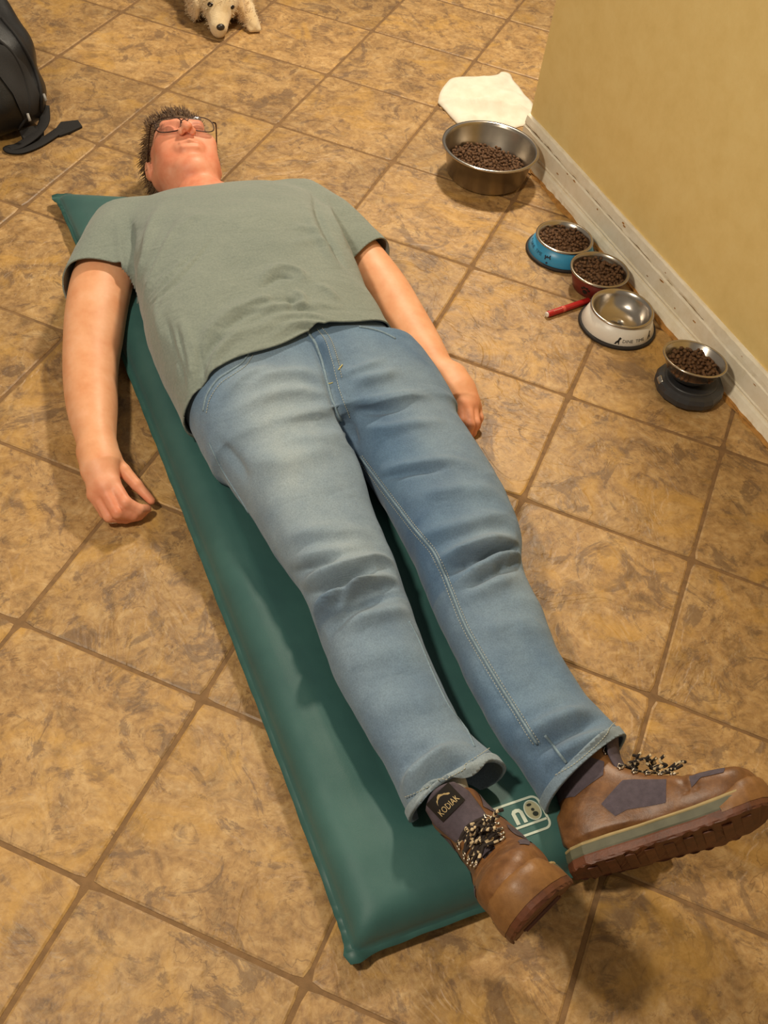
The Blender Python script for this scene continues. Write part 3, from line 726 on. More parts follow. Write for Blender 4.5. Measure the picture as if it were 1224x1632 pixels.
RLEG = [(0.86, .055, .30, .043, .225), (0.95, .062, .298, .043, .218), (1.04, .073, .301, .043, .205), (1.12, .088, .294, .043, .196), (1.22, .100, .280, .043, .184), (1.30, .116, .277, .044, .178), (1.38, .115, .268, .044, .164), (1.47, .111, .258, .044, .152), (1.56, .118, .256, .046, .145), (1.64, .127, .257, .048, .148), (1.70, .124, .274, .050, .166), (1.74, .124, .278, .052, .172)]
LLEG = [(0.86, .29, .505, .043, .220), (0.95, .296, .510, .043, .214), (1.04, .305, .514, .043, .202), (1.15, .313, .518, .043, .192), (1.24, .315, .518, .043, .184), (1.33, .314, .502, .044, .172), (1.38, .311, .478, .044, .162), (1.47, .308, .470, .044, .154), (1.55, .302, .458, .046, .148), (1.64, .304, .461, .048, .144), (1.70, .312, .474, .048, .150), (1.78, .318, .480, .048, .152)]
TORSO = [(0.205, .205, .370, .060, .136), (0.235, .115, .450, .052, .158), (0.27, .078, .488, .047, .182), (0.33, .068, .500, .044, .211), (0.42, .068, .500, .043, .239), (0.50, .060, .492, .043, .258), (0.60, .052, .482, .043, .262), (0.70, .050, .470, .043, .260), (0.80, .052, .470, .043, .252), (0.90, .056, .482, .043, .240), (0.97, .060, .49, .043, .23)]
BTORSO = TORSO[:-2] + [(0.86, .06, .47, .045, .228), (0.90, .08, .46, .055, .205)]
RARM = [(0.26, .036, .150, .060, .158), (0.34, -.010, .115, .052, .166), (0.42, -.056, .075, .043, .156), (0.50, -.087, .040, .030, .138), (0.58, -.110, .008, .014, .118), (0.64, -.124, -.016, .006, .104), (0.70, -.134, -.033, .006, .104), (0.76, -.140, -.047, .010, .104), (0.82, -.141, -.064, .018, .098), (0.87, -.141, -.076, .026, .092), (0.91, -.142, -.078, .030, .086)]
LARM = [(0.26, .420, .530, .060, .156), (0.34, .450, .562, .052, .162), (0.42, .478, .590, .043, .152), (0.50, .500, .612, .030, .136), (0.58, .513, .628, .014, .120), (0.65, .522, .632, .006, .106), (0.72, .528, .630, .008, .100), (0.79, .538, .624, .014, .094), (0.85, .550, .617, .020, .086), (0.89, .556, .614, .024, .080), (0.92, .556, .614, .028, .076)]
HAND_R = {'palm': [((153, 722, .060), .028), ((160, 748, .058), .030), ((166, 772, .052), .026)],
          'thumb': [((178, 733, .056), .016), ((197, 750, .050), .0122), ((218, 773, .040), .0104), ((241, 798, .026), .0076)],
          'f1': [((179, 770, .060), .0135), ((200, 801, .052), .0110), ((221, 812, .036), .0098), ((234, 811, .024), .0082)],
          'f2': [((167, 780, .056), .0132), ((187, 817, .042), .0108), ((212, 821, .026), .0096), ((228, 817, .016), .0080)],
          'f3': [((156, 787, .044), .0128), ((174, 823, .027), .0102), ((200, 826, .016), .0092), ((222, 823, .011), .0078)],
          'f4': [((150, 788, .038), .0120), ((167, 818, .020), .0095), ((190, 826, .013), .0085), ((208, 824, .011), .0075)]}
HAND_L = {'palm': [((722, 602, .056), .027), ((733, 622, .052), .029), ((745, 640, .046), .025)],
          'thumb': [((712, 612, .048), .016), ((716, 640, .042), .0130), ((722, 662, .034), .0110), ((727, 680, .028), .0085)],
          'f1': [((734, 644, .056), .0130), ((737, 672, .046), .0110), ((737, 688, .028), .0098), ((733, 694, .016), .0085)],
          'f2': [((744, 647, .054), .0130), ((748, 678, .044), .0110), ((744, 694, .026), .0098), ((739, 699, .013), .0085)],
          'f3': [((752, 648, .046), .0125), ((757, 674, .036), .0105), ((752, 689, .020), .0095), ((746, 694, .012), .0080)],
          'f4': [((758, 649, .034), .0118), ((763, 666, .024), .0095), ((759, 679, .014), .0085), ((753, 686, .011), .0075)]}
def build_body():
    xs = np.concatenate([np.arange(-0.10, 0.24, .0025), np.arange(0.24, 0.86, .006), np.arange(0.86, 1.06, .0025), np.arange(1.06, 1.78, .012)])
    ys = np.concatenate([np.arange(-0.19, -0.03, .0025), np.arange(-0.03, 0.16, .004), np.arange(0.16, 0.40, .0025), np.arange(0.40, 0.53, .004), np.arange(0.53, 0.67, .0025)])
    g = Grid(xs, ys, np.concatenate([np.arange(-0.004, 0.12, .0025), np.arange(0.12, 0.27, .003)]))
    def shrink(rows, q, zq=0.008): return sec([(a, l + q, r - q, lo + zq, hi - zq) for a, l, r, lo, hi in rows])
    body_loft(g, shrink(BTORSO, .016, .014), 2.4, .02)
    body_loft(g, sec([(0.88, .09, .46, .062, .17), (0.94, .09, .47, .06, .155), (1.0, .095, .47, .06, .14), (1.05, .11, .46, .06, .12)]), 2.2, .03)
    body_loft(g, shrink(RLEG[:10], .032, .032), 2.1, .02); body_loft(g, shrink(LLEG[:10], .032, .032), 2.1, .02)
    for A_, dz in ((RARM, 0), (LARM, 0)): body_loft(g, sec(A_), 2.05, .03)
    for H_, arm in ((HAND_R, RARM), (HAND_L, LARM)):
        a, l, r, lo, hi = arm[-2]; wr = np.array([a, (l + r) / 2, (lo + hi) / 2])
        pm = [(pix(*p), rad) for p, rad in H_['palm']]
        g.rc(wr, .029, pm[0][0], pm[0][1], .02)
        for q in range(2): g.rc(pm[q][0], pm[q][1], pm[q + 1][0], pm[q + 1][1], .015)
        for f in ('f1', 'f2', 'f3', 'f4', 'thumb'):
            P = [pix(*p) for p, _ in H_[f]]; R_ = [r_ for _, r_ in H_[f]]
            root = pm[1][0] if f != 'thumb' else pm[0][0]
            g.rc(root, .017, P[0], R_[0], .012)
            g.chain(P, R_, .0035)
    # neck and head
    g.rc(hp(0, -.055, -.022), .060, (0.275, .287, .100), .058, .025)
    g.rc(hp(0, -.08, .012), .045, (0.225, .285, .112), .038, .03)
    g.rc((0.25, .285, .100), .048, (0.31, .14, .105), .043, .04); g.rc((0.25, .285, .100), .048, (0.31, .44, .105), .043, .04)
    g.ell(hp(0, .030, -.012), (.076, .090, .092), HROT, .01)
    g.ell(hp(0, -.035, .022), (.066, .082, .070), HROT, .03)
    for s in (-1, 1):
        g.rc(hp(s * .056, -.045, -.012), .017, hp(s * .018, -.100, .052), .018, .03)
        g.ell(hp(s * .043, -.020, .060), (.024, .022, .020), HROT, .025)
        g.ell(hp(s * .042, -.058, .035), (.019, .028, .028), HROT, .03)
    g.ell(hp(0, -.103, .060), (.024, .019, .020), HROT, .02)
    g.rc(hp(-.036, .030, .072), .012, hp(.036, .030, .072), .012, .02)
    for s in (-1, 1):
        g.ell(hp(s * .032, .006, .094), (.016, .011, .012), HROT, .014, 'sub')
        g.ell(hp(s * .031, .006, .076), (.0140, .0115, .0125), HROT, .003)
    g.rc(hp(0, .018, .082), .0075, hp(0, -.026, .108), .0105, .010); g.ell(hp(0, -.030, .109), (.0115, .010, .010), HROT, .006)
    for s in (-1, 1):
        g.ell(hp(s * .0125, -.031, .099), (.0075, .009, .0085), HROT, .005)
        g.ell(hp(s * .0074, -.0410, .1040), (.0046, .0085, .0080), HROT, .0015, 'sub')
    g.ell(hp(0, -.060, .078), (.030, .020, .014), HROT, .012)
    g.rc(hp(-.019, -.0595, .0895), .0032, hp(0, -.0570, .0935), .0046, .004); g.rc(hp(0, -.0570, .0935), .0046, hp(.019, -.0595, .0895), .0032, .004)
    g.rc(hp(-.016, -.0700, .0865), .0040, hp(.016, -.0700, .0865), .0040, .005)
    g.rc(hp(-.020, -.0640, .0940), .0018, hp(.020, -.0640, .0940), .0018, .003, 'sub')
    for s in (-1, 1):
        g.ell(hp(s * .077, -.010, -.014), (.008, .030, .017), HROT, .006)
        g.ell(hp(s * .084, -.008, -.010), (.005, .018, .009), HROT, .004, 'sub')
    V, Q = g.mesh(); V = smooth(V, Q, 1, 0.4)
    return V, Q
def skin_material():
    t = NT('skin'); c = t.coord(); n = t.noise(c, 22, 4, 0.6); n2 = t.noise(c, 500, 3); at = t.n('ShaderNodeAttribute', attribute_name='flush')
    arm = t.ramp(n.outputs[0], [(0.3, lin(222, 158, 112)), (0.55, lin(230, 172, 128)), (0.75, lin(236, 182, 142))])
    red = t.ramp(n.outputs[0], [(0.3, lin(214, 124, 92)), (0.55, lin(228, 150, 118)), (0.75, lin(234, 168, 138))])
    t.set(Base_Color=t.mix(at.outputs['Fac'], arm, red), Roughness=0.5, Subsurface_Weight=0.12, Subsurface_Scale=0.006, Specular_IOR_Level=0.35, Normal=t.bump(n2.outputs[0], 0.12, 0.0006))
    t.b.inputs['Subsurface Radius'].default_value = (1.0, 0.35, 0.2); return t.m
M_SKIN = skin_material()
def set_attr(o, name, val):
    a = o.data.attributes.new(name, 'FLOAT', 'POINT'); a.data.foreach_set('value', np.asarray(val, np.float32))
BV, BQ = build_body()
person = mesh_obj('person', BV, BQ, M_SKIN); person.matrix_world = MM
tag(person, 'person in grey green t-shirt, faded jeans and boots lying face up on the mat', 'person')
set_attr(person, 'flush', np.clip(0.15 + 0.75 * (BV[:, 0] < 0.30) + 0.6 * np.clip((BV[:, 0] - 0.90) / 0.08, 0, 1), 0, 1))

# ------------------------------------------------------------------ t-shirt
def build_shirt():
    st = .004
    g = Grid(np.arange(0.17, 0.99, st), np.arange(-0.13, 0.66, st), np.arange(0.02, 0.29, st))
    tor = loft_fn(sec([(a, l - (.004 if a < .6 else .012 + .010 * (a > .65)), r + .004, lo - .004, hi + .003) for a, l, r, lo, hi in TORSO]), 2.5)
    def slv(rows, extra): return loft_fn(sec([(a, l - e, r + e, lo - e * .4, hi + e) for (a, l, r, lo, hi), e in zip(rows, extra)]), 2.3)
    rs = slv(RARM[:5], (.012, .012, .014, .018, .02)); ls = slv(LARM[:5], (.010, .011, .012, .014, .016))
    nr = np.array([.93, -.34, .12]); nr /= np.linalg.norm(nr); pr = np.array([.462, -.015, .09])
    nl = np.array([.86, .42, .1]); nl /= np.linalg.norm(nl); plq = np.array([.522, .545, .09])
    plane = lambda n, p: (lambda X, Y, Z: (X - p[0]) * n[0] + (Y - p[1]) * n[1] + (Z - p[2]) * n[2])
    PR, PL_ = plane(nr, pr), plane(nl, plq)
    g.put(tor, tor.lo(), tor.hi(), 0)
    for s, pq in ((rs, PR), (ls, PL_)):
        g.put(lambda X, Y, Z: np.maximum(s(X, Y, Z), pq(X, Y, Z)), s.lo(), s.hi(), .022)
    V, Q = g.mesh(); V = smooth(V, Q, 2, 0.5)
    # creases seen on the shirt
    R, L_ = 1, -1
    st_ = []
    def ridge(p, w_, h): st_.append((p, w_, h))
    ridge([(258, 318), (240, 370), (225, 430), (214, 480)], .012, .008); ridge([(205, 345), (212, 400), (210, 470)], .008, -.008)
    ridge([(188, 350), (192, 400), (198, 450)], .010, .006); ridge([(232, 385), (222, 435), (215, 478)], .006, -.008)
    ridge([(300, 330), (262, 390), (238, 450), (225, 495)], .012, .006); ridge([(278, 350), (248, 410), (230, 465)], .008, -.006)
    ridge([(300, 400), (268, 450), (250, 500), (262, 560)], .010, .005); ridge([(285, 420), (258, 470), (245, 520)], .007, -.005)
    ridge([(498, 302), (510, 345), (530, 390), (552, 430)], .009, -.008); ridge([(514, 305), (530, 350), (552, 395)], .011, .005); ridge([(485, 320), (505, 375), (540, 430)], .012, .006)
    ridge([(405, 452), (440, 428), (475, 432), (488, 452)], .009, .007); ridge([(415, 462), (445, 442), (470, 446)], .006, -.006)
    ridge([(345, 520), (385, 492), (420, 478), (440, 490)], .010, .007); ridge([(352, 530), (390, 503), (425, 492)], .006, -.006)
    ridge([(318, 560), (335, 525), (365, 495), (400, 465)], .010, .005)
    ridge([(330, 610), (345, 565), (375, 535), (415, 515)], .010, .006); ridge([(322, 600), (336, 555), (362, 528)], .007, -.006)
    ridge([(296, 640), (306, 590), (300, 540), (280, 500)], .011, .006); ridge([(310, 650), (318, 600), (312, 550)], .008, -.005)
    ridge([(280, 610), (288, 570), (276, 530)], .010, .004)
    ridge([(430, 500), (470, 488), (510, 486), (550, 492)], .010, .004); ridge([(455, 392), (500, 384), (535, 400)], .012, .004)
    ridge([(462, 360), (490, 366), (515, 380)], .012, .004); ridge([(380, 540), (430, 520), (480, 512), (540, 508)], .010, .004)
    ridge([(330, 340), (300, 352), (285, 372)], .012, .004); ridge([(500, 455), (520, 462), (540, 480)], .008, .004)
    ridge([(452, 470), (466, 482), (462, 498)], .006, -.005); ridge([(466, 462), (482, 474), (480, 492)], .007, .006)
    for k in range(9):                                   # fine drag lines running from the near armpit across the ribs
        t = k / 8; ridge([(228 + 6 * t, 470 + 20 * t), (262 + 30 * t, 430 - 30 * t + 40 * t * t), (310 + 60 * t, 400 - 60 * t)], .005, .0028 * (1 if k % 2 else -1))
    for k in range(8):                                   # slack over the belly above the hem
        y = 478 + k * 8; ridge([(350 + 14 * k, y + 40 - 3 * k), (400 + 14 * k, y + 10 - 2 * k), (455 + 12 * k, y), (500 + 6 * k, y + 6)], .005, .0030 * (1 if k % 2 else -1))
    for k in range(7): ridge([(262 + 9 * k, 500 + 8 * k), (284 + 6 * k, 560 + 4 * k), (302 + 5 * k, 625 + 2 * k)], .006, .0034 * (1 if k % 2 else -1))
    V = folds(V, Q, st_, 1.3)
    N = vnormals(V, Q); V = V + N * (vnoise(V, 48, 11) * 0.0013 + vnoise(V * [1, .6, 1], 110, 12) * 0.0006)[:, None]
    X, Y, Z = V.T
    hem = 0.908 - 0.200 * (Y - 0.045) + 0.006 * np.sin(Y * 34 + .6) + 0.10 * np.clip(0.10 - Z, 0, 1) * 0 - X
    dR = rs(X, Y, Z); dL = ls(X, Y, Z); dt = tor(X, Y, Z)
    s = hem
    s = np.where((dR < dt - .004) & (X > .40), np.minimum(s, -(PR(X, Y, Z) + .006)), s)
    s = np.where((dL < dt - .004) & (X > .40), np.minimum(s, -(PL_(X, Y, Z) + .006)), s)
    nk = np.sqrt(((X - 0.215) / 1.0) ** 2 + ((Y - 0.285)) ** 2 + ((Z - 0.105) * .9) ** 2) - 0.080
    s = np.minimum(s, np.where(X < .32, nk, 1))
    return clip(V, tris(Q), s)
def cotton():
    t = NT('grey_green_cotton'); c = t.coord(); n = t.noise(c, 7, 4, 0.6); n2 = t.noise(c, 260, 4, 0.7); n3 = t.noise(c, 1500, 2)
    a = t.ramp(n.outputs[0], [(0.3, lin(118, 128, 119)), (0.7, lin(133, 141, 130))]); b = t.ramp(n2.outputs[0], [(0.3, lin(100, 110, 105)), (0.7, lin(148, 155, 142))])
    return t.set(Base_Color=t.mix(0.4, a, b), Roughness=0.92, Sheen_Weight=0.2, Normal=t.bump(n3.outputs[0], 0.45, 0.0008, t.bump(t.noise(t.coord(scale=(1.6, .8, 1)), 22, 3, .5, 1.2).outputs[0], 0.5, 0.006)))
def cloth_mod(o, th, off=-1):
    m = o.modifiers.new('thickness', 'SOLIDIFY'); m.thickness = th; m.offset = off
M_SHIRT = cotton()
SV, ST = build_shirt()
shirt = mesh_obj('t_shirt', SV, ST, M_SHIRT, person); cloth_mod(shirt, 0.003)
shirt['label'] = 'grey green short-sleeved t-shirt'

# ------------------------------------------------------------------ jeans
def build_jeans():
    st = .0032
    g = Grid(np.arange(0.74, 1.80, st), np.arange(0.03, 0.55, st), np.arange(0.03, 0.25, st))
    pel = loft_fn(sec([(0.76, .068, .470, .045, .232), (0.84, .064, .482, .043, .232), (0.92, .060, .506, .043, .224), (0.98, .064, .512, .043, .214), (1.015, .070, .514, .043, .204)]), 2.5)
    rl = loft_fn(sec(RLEG), 2.35); ll = loft_fn(sec(LLEG), 2.35)
    g.put(rl, rl.lo(), rl.hi(), 0); g.put(ll, ll.lo(), ll.hi(), .010); g.put(pel, pel.lo(), pel.hi(), .03)
    V, Q = g.mesh(); V = smooth(V, Q, 2, 0.5)
    s_ = []
    def f(p, w_, h): s_.append((p, w_, h))
    # right knee (near leg)
    f([(478, 932), (512, 918), (556, 902), (606, 893), (640, 915)], .011, .010); f([(486, 952), (520, 938), (560, 920), (600, 910)], .008, -.011)
    f([(506, 1005), (520, 975), (552, 948), (600, 926), (642, 922)], .012, .012); f([(520, 1012), (545, 985), (585, 960), (630, 950)], .010, -.007)
    f([(455, 900), (500, 886), (550, 880), (596, 868)], .014, .006); f([(470, 915), (505, 902), (545, 893)], .008, -.006)
    f([(540, 1000), (580, 985), (625, 975), (655, 975)], .014, .006); f([(450, 870), (490, 850), (540, 850), (600, 845)], .016, .005)
    f([(560, 930), (545, 955), (530, 975)], .006, -.008)
    f([(560, 700), (500, 722), (440, 735), (380, 730)], .020, .004)
    f([(500, 972), (516, 950), (540, 934), (572, 922)], .0055, -.006); f([(512, 985), (530, 960), (562, 940), (596, 930)], .0060, .006); f([(545, 968), (572, 950), (606, 938), (636, 934)], .0055, -.005)
    f([(760, 888), (790, 878), (815, 872), (832, 874)], .0050, -.006); f([(770, 900), (800, 888), (830, 886)], .0055, .005); f([(782, 908), (806, 900), (828, 896)], .0050, -.005)
    # left knee (far leg)
    f([(690, 900), (735, 878), (785, 862), (832, 858)], .011, .009); f([(700, 915), (750, 893), (795, 880), (834, 876)], .008, -.010)
    f([(720, 935), (765, 908), (810, 892), (838, 884)], .010, .009); f([(745, 940), (785, 915), (826, 902)], .008, -.006)
    f([(655, 860), (710, 845), (770, 828), (815, 822)], .014, .005); f([(730, 960), (780, 935), (830, 915)], .014, .005)
    f([(640, 800), (700, 785), (760, 780), (800, 785)], .016, .004); f([(600, 755), (650, 742), (710, 735), (765, 742)], .012, .004); f([(600, 765), (655, 752), (715, 746)], .007, -.004)
    # thighs, hips
    f([(560, 640), (600, 640), (650, 632), (690, 632)], .010, .005); f([(562, 655), (605, 655), (655, 648)], .007, -.004)
    f([(565, 680), (610, 684), (660, 676), (712, 672)], .012, .004); f([(555, 610), (600, 602), (640, 590)], .012, .005)
    f([(538, 600), (575, 588), (615, 572)], .010, .004); f([(520, 605), (480, 596), (430, 600), (380, 622)], .014, .005)
    f([(525, 630), (480, 624), (425, 632), (370, 655)], .012, .004); f([(532, 655), (490, 660), (440, 672)], .012, .004)
    f([(552, 690), (510, 700), (455, 702)], .014, .004); f([(350, 640), (390, 600), (440, 582)], .010, .004)
    f([(345, 700), (372, 730), (400, 770)], .010, -.004)
    # crotch and fly
    f([(490, 532), (512, 565), (526, 610), (540, 655), (556, 710)], .009, -.006); f([(500, 530), (524, 562), (538, 605)], .014, .005)
    f([(548, 660), (556, 690), (562, 716)], .010, -.008)
    # shins and cuffs
    f([(560, 1060), (620, 1040), (680, 1040)], .020, .003); f([(590, 1140), (650, 1120), (715, 1130)], .022, .003)
    f([(640, 1270), (664, 1235), (700, 1205), (748, 1185)], .013, .008); f([(652, 1282), (684, 1246), (724, 1222), (762, 1206)], .009, -.008)
    f([(672, 1296), (700, 1258), (740, 1232), (785, 1212)], .010, .008); f([(630, 1240), (660, 1205), (705, 1180)], .012, -.004)
    f([(820, 1190), (862, 1160), (912, 1140), (955, 1125)], .014, .007); f([(842, 1206), (886, 1176), (936, 1152), (978, 1140)], .010, -.007)
    f([(868, 1224), (905, 1196), (955, 1172), (990, 1158)], .010, .006); f([(800, 1160), (850, 1130), (905, 1100)], .016, .003)
    f([(760, 1010), (810, 1000), (870, 1000)], .020, .003)
    V = folds(V, Q, s_, 2.3)
    N = vnormals(V, Q); V = V + N * (vnoise(V, 40, 21) * 0.0014 + vnoise(V * [1.4, .5, 1], 90, 22) * 0.0008)[:, None]
    X, Y, Z = V.T
    cutR = 1.722 - 0.10 * (Y - .13) + 0.10 * np.clip(Z - 0.10, 0, 1) + .006 * np.sin(Y * 70) - X
    cutL = 1.768 - 0.34 * (Y - .335) + 0.05 * (0.10 - Z) - X
    s = np.where(X < 1.6, X - 0.765, np.where(Y < 0.289, cutR, cutL))
    return V, Q, s
JV, JQ, JS = build_jeans()
def denim():
    t = NT('washed_denim'); c = t.coord(); n = t.noise(c, 9, 5, 0.65); n2 = t.noise(c, 420, 4, 0.7); at = t.n('ShaderNodeAttribute', attribute_name='fade')
    tw = t.n('ShaderNodeTexWave'); tw.inputs['Scale'].default_value = 420; tw.inputs['Distortion'].default_value = 1.5; t.l(t.coord(scale=(1, .6, .3)), tw.inputs['Vector'])
    dk = t.ramp(n.outputs[0], [(0.3, lin(62, 94, 128)), (0.7, lin(88, 122, 152))]); lt = t.ramp(n.outputs[0], [(0.3, lin(146, 162, 170)), (0.7, lin(172, 182, 182))])
    col = t.mix(at.outputs['Fac'], dk, lt); g = t.ramp(n2.outputs[0], [(0.3, (0.75, 0.75, 0.75, 1)), (0.7, (1.15, 1.15, 1.15, 1))])
    col = t.mix(1.0, col, g, 'MULTIPLY')
    return t.set(Base_Color=col, Roughness=0.9, Sheen_Weight=0.15, Normal=t.bump(tw.outputs[0], 0.15, 0.0006, t.bump(n2.outputs[0], 0.4, 0.0008, t.bump(t.noise(t.coord(scale=(1.5, .8, .9)), 15, 2, .45, .6).outputs[0], 0.5, 0.010))))
M_DENIM = denim()
def fade_of(V):
    X, Y, Z = V.T; f = np.zeros(len(V))
    f += 0.80 * np.exp(-((X - 1.08) / .17) ** 2 - ((Y - .165) / .085) ** 2) * (Z > .1)     # worn front of the near thigh
    f += 0.30 * np.exp(-((X - 1.10) / .15) ** 2 - ((Y - .43) / .07) ** 2) * (Z > .1)
    f += 0.45 * np.exp(-((X - 1.34) / .08) ** 2 - ((Y - .19) / .07) ** 2) + 0.35 * np.exp(-((X - 1.36) / .06) ** 2 - ((Y - .42) / .07) ** 2)
    f += 0.14 * (X > 1.4) + 0.10 * (Y < .29)
    return np.clip(f + 0.10 * vnoise(V, 25, 5) + 0.1, 0, 1)
jv, jt = clip(JV, tris(JQ), JS)
jeans = mesh_obj('jeans', jv, jt, M_DENIM, person); cloth_mod(jeans, 0.0028); set_attr(jeans, 'fade', fade_of(jv)); jeans['label'] = 'faded blue denim jeans'
M_THREAD = flat('pale_thread', (176, 178, 166), 0.9, var=0.1); M_SEAM = flat('raised_denim_edge', (124, 144, 156), 0.9, var=0.2, scale=300)
JC = Caster(JV, JQ)
def seam(name, pts, r, mat, lift=0.0008, n=10, dash=False, sq=0.45):
    L_ = JC.line(pts, n, lift)
    if len(L_) < 3: return
    L_ = L_[np.concatenate([[True], np.linalg.norm(np.diff(L_, axis=0), axis=1) > 1e-4])]
    if dash:
        parts = []
        d = np.concatenate([[0], np.cumsum(np.linalg.norm(np.diff(L_, axis=0), axis=1))]); s = 0
        while s < d[-1] - .004:
            q = np.linspace(s, s + .0032, 3); parts.append(tube(np.stack([np.interp(q, d, L_[:, k]) for k in range(3)], 1), r, 5)); s += .0050
        V, F = joinmesh(parts)
    else: V, F = tube(L_, r, 6)
    o = mesh_obj(name, V, F, mat, jeans)
    if dash: o['kind'] = 'stuff'
    return o
def offs(pts, dx, dy): return [(x + dx, y + dy) for x, y in pts]
INS = [(574, 728), (598, 760), (628, 800), (660, 842), (690, 878), (708, 915), (722, 950), (742, 998), (770, 1048), (800, 1098), (830, 1145), (856, 1186)]
seam('inseam', INS, .0022, M_SEAM, .0004); seam('stitching', offs(INS, 4, -2), .0006, M_THREAD, .0016, 16, True); seam('stitching', offs(INS, -4, 3), .0006, M_THREAD, .0016, 16, True)
OUT = [(333, 705), (352, 745), (385, 798), (412, 845), (430, 880), (470, 935)]
seam('outseam', OUT, .0016, M_SEAM, .0004)
seam('inseam', [(652, 990), (668, 1022), (686, 1065), (702, 1100), (718, 1130), (742, 1160), (756, 1190)], .0016, M_SEAM, .0002)
FLY = [(489, 529), (503, 548), (514, 580), (521, 610), (530, 640), (543, 672)]
seam('fly_edge', FLY, .0026, M_SEAM, .0010); seam('stitching', offs(FLY, 16, -4), .0006, M_THREAD, .0012, 16, True); seam('stitching', offs(FLY[:4], 24, -6), .0006, M_THREAD, .0012, 16, True)
POC = [(398, 561), (386, 578), (366, 592), (346, 606), (330, 630), (324, 655)]
seam('pocket_edge', POC, .0020, M_SEAM, .0006); seam('stitching', offs(POC, 5, 6), .0006, M_THREAD, .0012, 16, True)
POC2 = [(572, 521), (590, 524), (610, 530), (630, 540)]
seam('pocket_edge', POC2, .0020, M_SEAM, .0006)
seam('bar_tack', [(523, 612), (528, 611), (531, 610)], .0009, flat('gold_thread', (206, 190, 116), 0.8), .0016)
seam('bar_tack', [(539, 590), (542, 586), (545, 582)], .0009, bpy.data.materials['gold_thread'], .0016)
seam('stitching', [(886, 1236), (916, 1218), (944, 1192), (974, 1158), (986, 1146)], .0007, M_THREAD, .0036, 16, True)
seam('stitching', [(648, 1268), (676, 1256), (712, 1240), (748, 1218), (780, 1194)], .0007, M_THREAD, .0036, 16, True)
seam('side_seam', [(868, 1172), (884, 1192), (902, 1216)], .0022, M_SEAM, .0006)
# turned hems at the two leg ends
def hem_band(name, keep, plane_s, width):
    s = np.where(keep, np.minimum(plane_s, width - plane_s), -1.0)
    N = vnormals(JV, JQ); v, t_ = clip(JV + N * 0.0016, tris(JQ), s)
    o = mesh_obj(name, v, t_, M_DENIM, jeans); cloth_mod(o, 0.0045, -0.3); set_attr(o, 'fade', np.clip(fade_of(v) + .35, 0, 1)); return o
X, Y, Z = JV.T
hem_band('leg_hem', (X > 1.6) & (Y < .289), np.where(X > 1.6, JS, -1), .013); hem_band('leg_hem', (X > 1.6) & (Y >= .289), np.where(X > 1.6, JS, -1), .015)

# ------------------------------------------------------------------ boots
M_LEATHER = None
def leather(name, a, b, c, rough=0.42):
    t = NT(name); co = t.coord(); n = t.noise(co, 26, 5, 0.65, 0.4); n2 = t.noise(co, 220, 4, 0.7); n3 = t.noise(co, 70, 4, 0.6)
    t.set(Base_Color=t.mix(0.25, t.ramp(n.outputs[0], [(0.28, lin(*a)), (0.5, lin(*b)), (0.74, lin(*c))]), t.ramp(n3.outputs[0], [(0.35, lin(*a)), (0.65, lin(*c))])), Roughness=rough, Normal=t.bump(n2.outputs[0], 0.25, 0.0012, t.bump(n3.outputs[0], 0.15, 0.002)))
    return t.m
M_LEATHER = leather('brown_leather', (86, 54, 28), (116, 76, 42), (146, 102, 60))
M_FABRIC = flat('plum_grey_fabric', (84, 74, 82), 0.9, var=0.15, scale=120, bump=0.5, bscale=900)
M_BUMP = leather('tan_rubber', (104, 68, 36), (128, 88, 48), (152, 108, 62), 0.45)
M_OUT = leather('brown_rubber', (70, 38, 22), (96, 54, 32), (120, 70, 44), 0.5)
M_MID = flat('olive_grey_midsole', (92, 90, 70), 0.6, var=0.15); M_CREAM = flat('cream_welt', (168, 146, 100), 0.7, var=0.1)
M_HOOK = flat('dull_chrome', (196, 186, 172), 0.3, 1.0, var=0.08); M_GOLD = flat('gold_print', (206, 180, 128), 0.6, var=0.1)
def lace_mat():
    t = NT('black_and_cream_lace'); c = t.coord(); v = t.n('ShaderNodeTexVoronoi'); v.inputs['Scale'].default_value = 190; t.l(c, v.inputs['Vector'])
    sx = t.n('ShaderNodeSeparateColor'); t.l(v.outputs['Color'], sx.inputs[0])
    return t.set(Base_Color=t.ramp(sx.outputs[0], [(0.0, lin(40, 30, 24)), (0.72, lin(206, 184, 146))], 'CONSTANT'), Roughness=0.85)
M_LACE = lace_mat()
BOOT_CACHE = {}
def toe_spring(V): V = np.array(V, float); q = np.clip((V[:, 0] - .19) / .12, 0, 1.2); V[:, 2] += .016 * q * q; return V
def half_width(x):
    return np.interp(x, [0, .01, .03, .07, .12, .17, .21, .25, .275, .295, .305, .31], [.014, .026, .034, .038, .039, .045, .051, .051, .046, .034, .020, .004])
